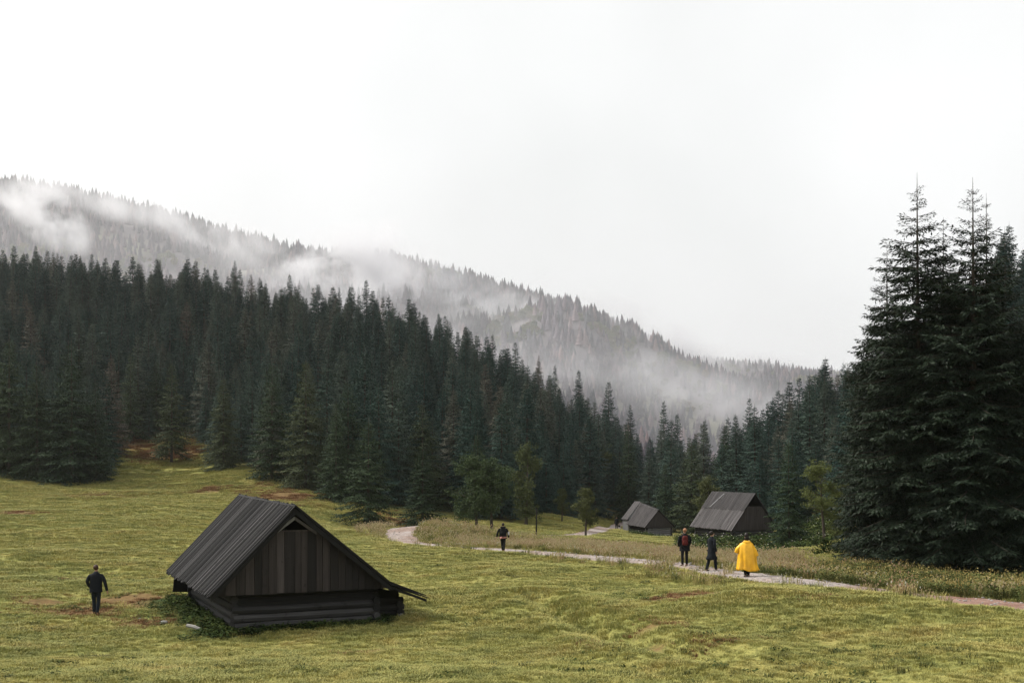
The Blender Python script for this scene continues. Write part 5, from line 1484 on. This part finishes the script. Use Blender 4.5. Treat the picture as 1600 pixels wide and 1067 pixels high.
m_bank = flat_var('bank green', [(0, (0.045, 0.062, 0.02)), (0.5, (0.085, 0.10, 0.032)), (1, (0.16, 0.15, 0.055))], 0.8, 1.2, 0.05)
T4 = [herb(60, 46, 0.24, 0.15, m_weed, None, 0, 0.26), herb(61, 40, 0.26, 0.19, m_weed, None, 0, 0.2), herb(62, 50, 0.2, 0.12, m_weed, None, 0, 0.32), herb(63, 46, 0.24, 0.085, m_bank, m_yellow, 4, 0.34, 0.035), herb(64, 46, 0.24, 0.08, m_bank, m_yellow, 3, 0.3, 0.035), tuft(65, 26, 0.42, 0.2, 0.02, m_straw, 0.5, 0.5, m_white, 0.05), herb(66, 40, 0.24, 0.13, m_weed, m_white, 2, 0.42, 0.06), tuft(67, 34, 0.32, 0.22, 0.014, m_bank, 0.7), tuft(68, 24, 0.36, 0.2, 0.014, m_bank, 0.6, 0.35, m_yellow, 0.035)]
scatter('weeds', np.stack([x, y, ground(x, y)], 1), rng.random(len(x)) * 6.28, sc_, kk, T4)

# single bushes: dark low bush right of the clearing
def bush(px, d, s_, lb, mat=m_weed, hgt=1.0):
    x, y, z = at(px, d); r_ = np.random.default_rng(int(px)); n = 900
    dd_ = norm(r_.normal(0, 1, (n, 3))); dd_[:, 2] = np.abs(dd_[:, 2]); B = dd_ * (0.35 + 0.65 * r_.random((n, 1))) * np.array([1.3, 1.0, 0.75 * hgt]) * (1 + 0.25 * np.sin(5 * np.arctan2(dd_[:, 1:2], dd_[:, 0:1])))
    d_ = norm(dd_ + r_.normal(0, 0.7, (n, 3))); sv = norm(np.cross(d_, r_.normal(0, 1, (n, 3))))
    v, f = kites(B * s_, d_, sv, 0.17 * (0.6 + 0.8 * r_.random(n)), 0.09 * (0.6 + 0.8 * r_.random(n)))
    o = empty('bush', (x, y, z)); tag(o, lb, 'bush')
    cm = np_mesh('foliage', v, f); obj('foliage', cm, o, mat)
    mb = MB()
    for k in range(9):
        a = k * 0.7; mb.tube([(0.06 * math.cos(a), 0.06 * math.sin(a), -0.1), (s_ * 0.5 * math.cos(a), s_ * 0.4 * math.sin(a), s_ * 0.3 * hgt), (s_ * 0.9 * math.cos(a), s_ * 0.7 * math.sin(a), s_ * 0.5 * hgt)], [0.02, 0.014, 0.005], 5)
    obj('stem', mb.mesh('stem'), o, m_bark)
bush(1302, 66, 1.25, 'low dark bush between the clearing and the tall spruce clump')
bush(1215, 93, 1.1, 'dark leafy bush at the foot of the spruce covering the far hut')

# ------------------------------------------------------------------ air: haze and drifting mist
mh = bpy.data.materials.new('haze'); mh.use_nodes = True
t = mh.node_tree
for n in list(t.nodes): t.nodes.remove(n)
o_ = t.nodes.new('ShaderNodeOutputMaterial'); pv = t.nodes.new('ShaderNodeVolumePrincipled')
pv.inputs['Color'].default_value = (0.95, 0.955, 0.99, 1); pv.inputs['Density'].default_value = 0.00009; pv.inputs['Anisotropy'].default_value = 0.5
t.links.new(pv.outputs[0], o_.inputs['Volume'])
mb = MB(); mb.box(-7000, 7000, -700, 8000, -70, 640)
tag(obj('haze', mb.mesh('haze'), None, mh), kind='stuff')

def mist_mat(name, density, scale, seed, thr=0.42):
    m = bpy.data.materials.new(name); m.use_nodes = True; t = m.node_tree
    for n in list(t.nodes): t.nodes.remove(n)
    o_ = t.nodes.new('ShaderNodeOutputMaterial'); pv = t.nodes.new('ShaderNodeVolumePrincipled')
    pv.inputs['Color'].default_value = (0.955, 0.955, 0.985, 1); pv.inputs['Anisotropy'].default_value = 0.5
    tcn = t.nodes.new('ShaderNodeTexCoord')
    ln = t.nodes.new('ShaderNodeVectorMath'); ln.operation = 'LENGTH'; t.links.new(tcn.outputs['Object'], ln.inputs[0])
    fall = ramp(t, ln.outputs['Value'], [(0.15, (1, 1, 1)), (0.98, (0, 0, 0))])
    nz = t.nodes.new('ShaderNodeTexNoise'); nz.inputs['Scale'].default_value = scale * 1.7; nz.inputs['Detail'].default_value = 6; nz.inputs['Roughness'].default_value = 0.62; nz.inputs['Distortion'].default_value = 0.6
    nz.noise_dimensions = '4D'; nz.inputs['W'].default_value = seed
    t.links.new(position(t), nz.inputs['Vector'])
    den = ramp(t, nz.outputs[0], [(thr, (0, 0, 0)), (thr + 0.17, (1, 1, 1))])
    t.links.new(mathn(t, 'MULTIPLY', mathn(t, 'MULTIPLY', fall, den), density), pv.inputs['Density'])
    t.links.new(pv.outputs[0], o_.inputs['Volume'])
    return m
def mist(px, py, d, rx, ry, rz_, tilt, density, scale=0.012, seed=0.0, thr=0.475):
    v, f = [], []; n, m_ = 20, 10
    for i in range(m_ + 1):
        th = math.pi * i / m_
        for j in range(n): v.append((math.sin(th) * math.cos(2 * math.pi * j / n), math.sin(th) * math.sin(2 * math.pi * j / n), math.cos(th)))
    for i in range(m_):
        for j in range(n): f.append((i * n + j, (i + 1) * n + j, (i + 1) * n + (j + 1) % n, i * n + (j + 1) % n))
    o = obj('mist', np_mesh('mist', np.array(v), np.array(f)), None, mist_mat('mist', density, scale, seed, thr))
    o.location = ((px - 800) / F * d, d, EYE + (HOR - py) / F * d); o.scale = (rx, ry, rz_); o.rotation_euler = (0, math.radians(tilt), 0)
    tag(o, kind='stuff')
MS = 6.0
mist(20, 318, 1250, 45, 50, 24, 34, 0.008 * MS, 0.015, 31.0)
mist(600, 440, 1200, 70, 60, 34, -25, 0.014 * MS, 0.015, 32.0)
mist(790, 480, 1150, 90, 60, 28, 24, 0.009 * MS, 0.015, 33.0)
mist(930, 560, 1000, 110, 70, 26, 14, 0.008 * MS, 0.015, 34.0)
mist(700, 560, 760, 900, 90, 160, 10, 0.0034, 0.004, 20.0, 0.2)
mist(72, 335, 1180, 62, 60, 32, 42, 0.018 * MS, 0.014, 1.0)
mist(150, 310, 1380, 130, 80, 24, 16, 0.006 * MS, 0.010, 2.0)
mist(360, 375, 1350, 170, 80, 30, 18, 0.006 * MS, 0.010, 3.0)
mist(545, 410, 1150, 105, 70, 42, -12, 0.018 * MS, 0.012, 4.0)
mist(690, 470, 1150, 110, 80, 42, 20, 0.013 * MS, 0.012, 5.0)
mist(860, 530, 1050, 120, 70, 40, 15, 0.012 * MS, 0.013, 6.0)
mist(1010, 520, 1330, 160, 70, 34, 24, 0.014 * MS, 0.012, 7.0)
mist(1180, 575, 1450, 150, 80, 26, 8, 0.012 * MS, 0.012, 8.0)
mist(1090, 620, 800, 170, 90, 26, 14, 0.0034 * MS, 0.016, 9.0, 0.47)
mist(620, 520, 820, 190, 70, 34, 22, 0.006 * MS, 0.014, 10.0)
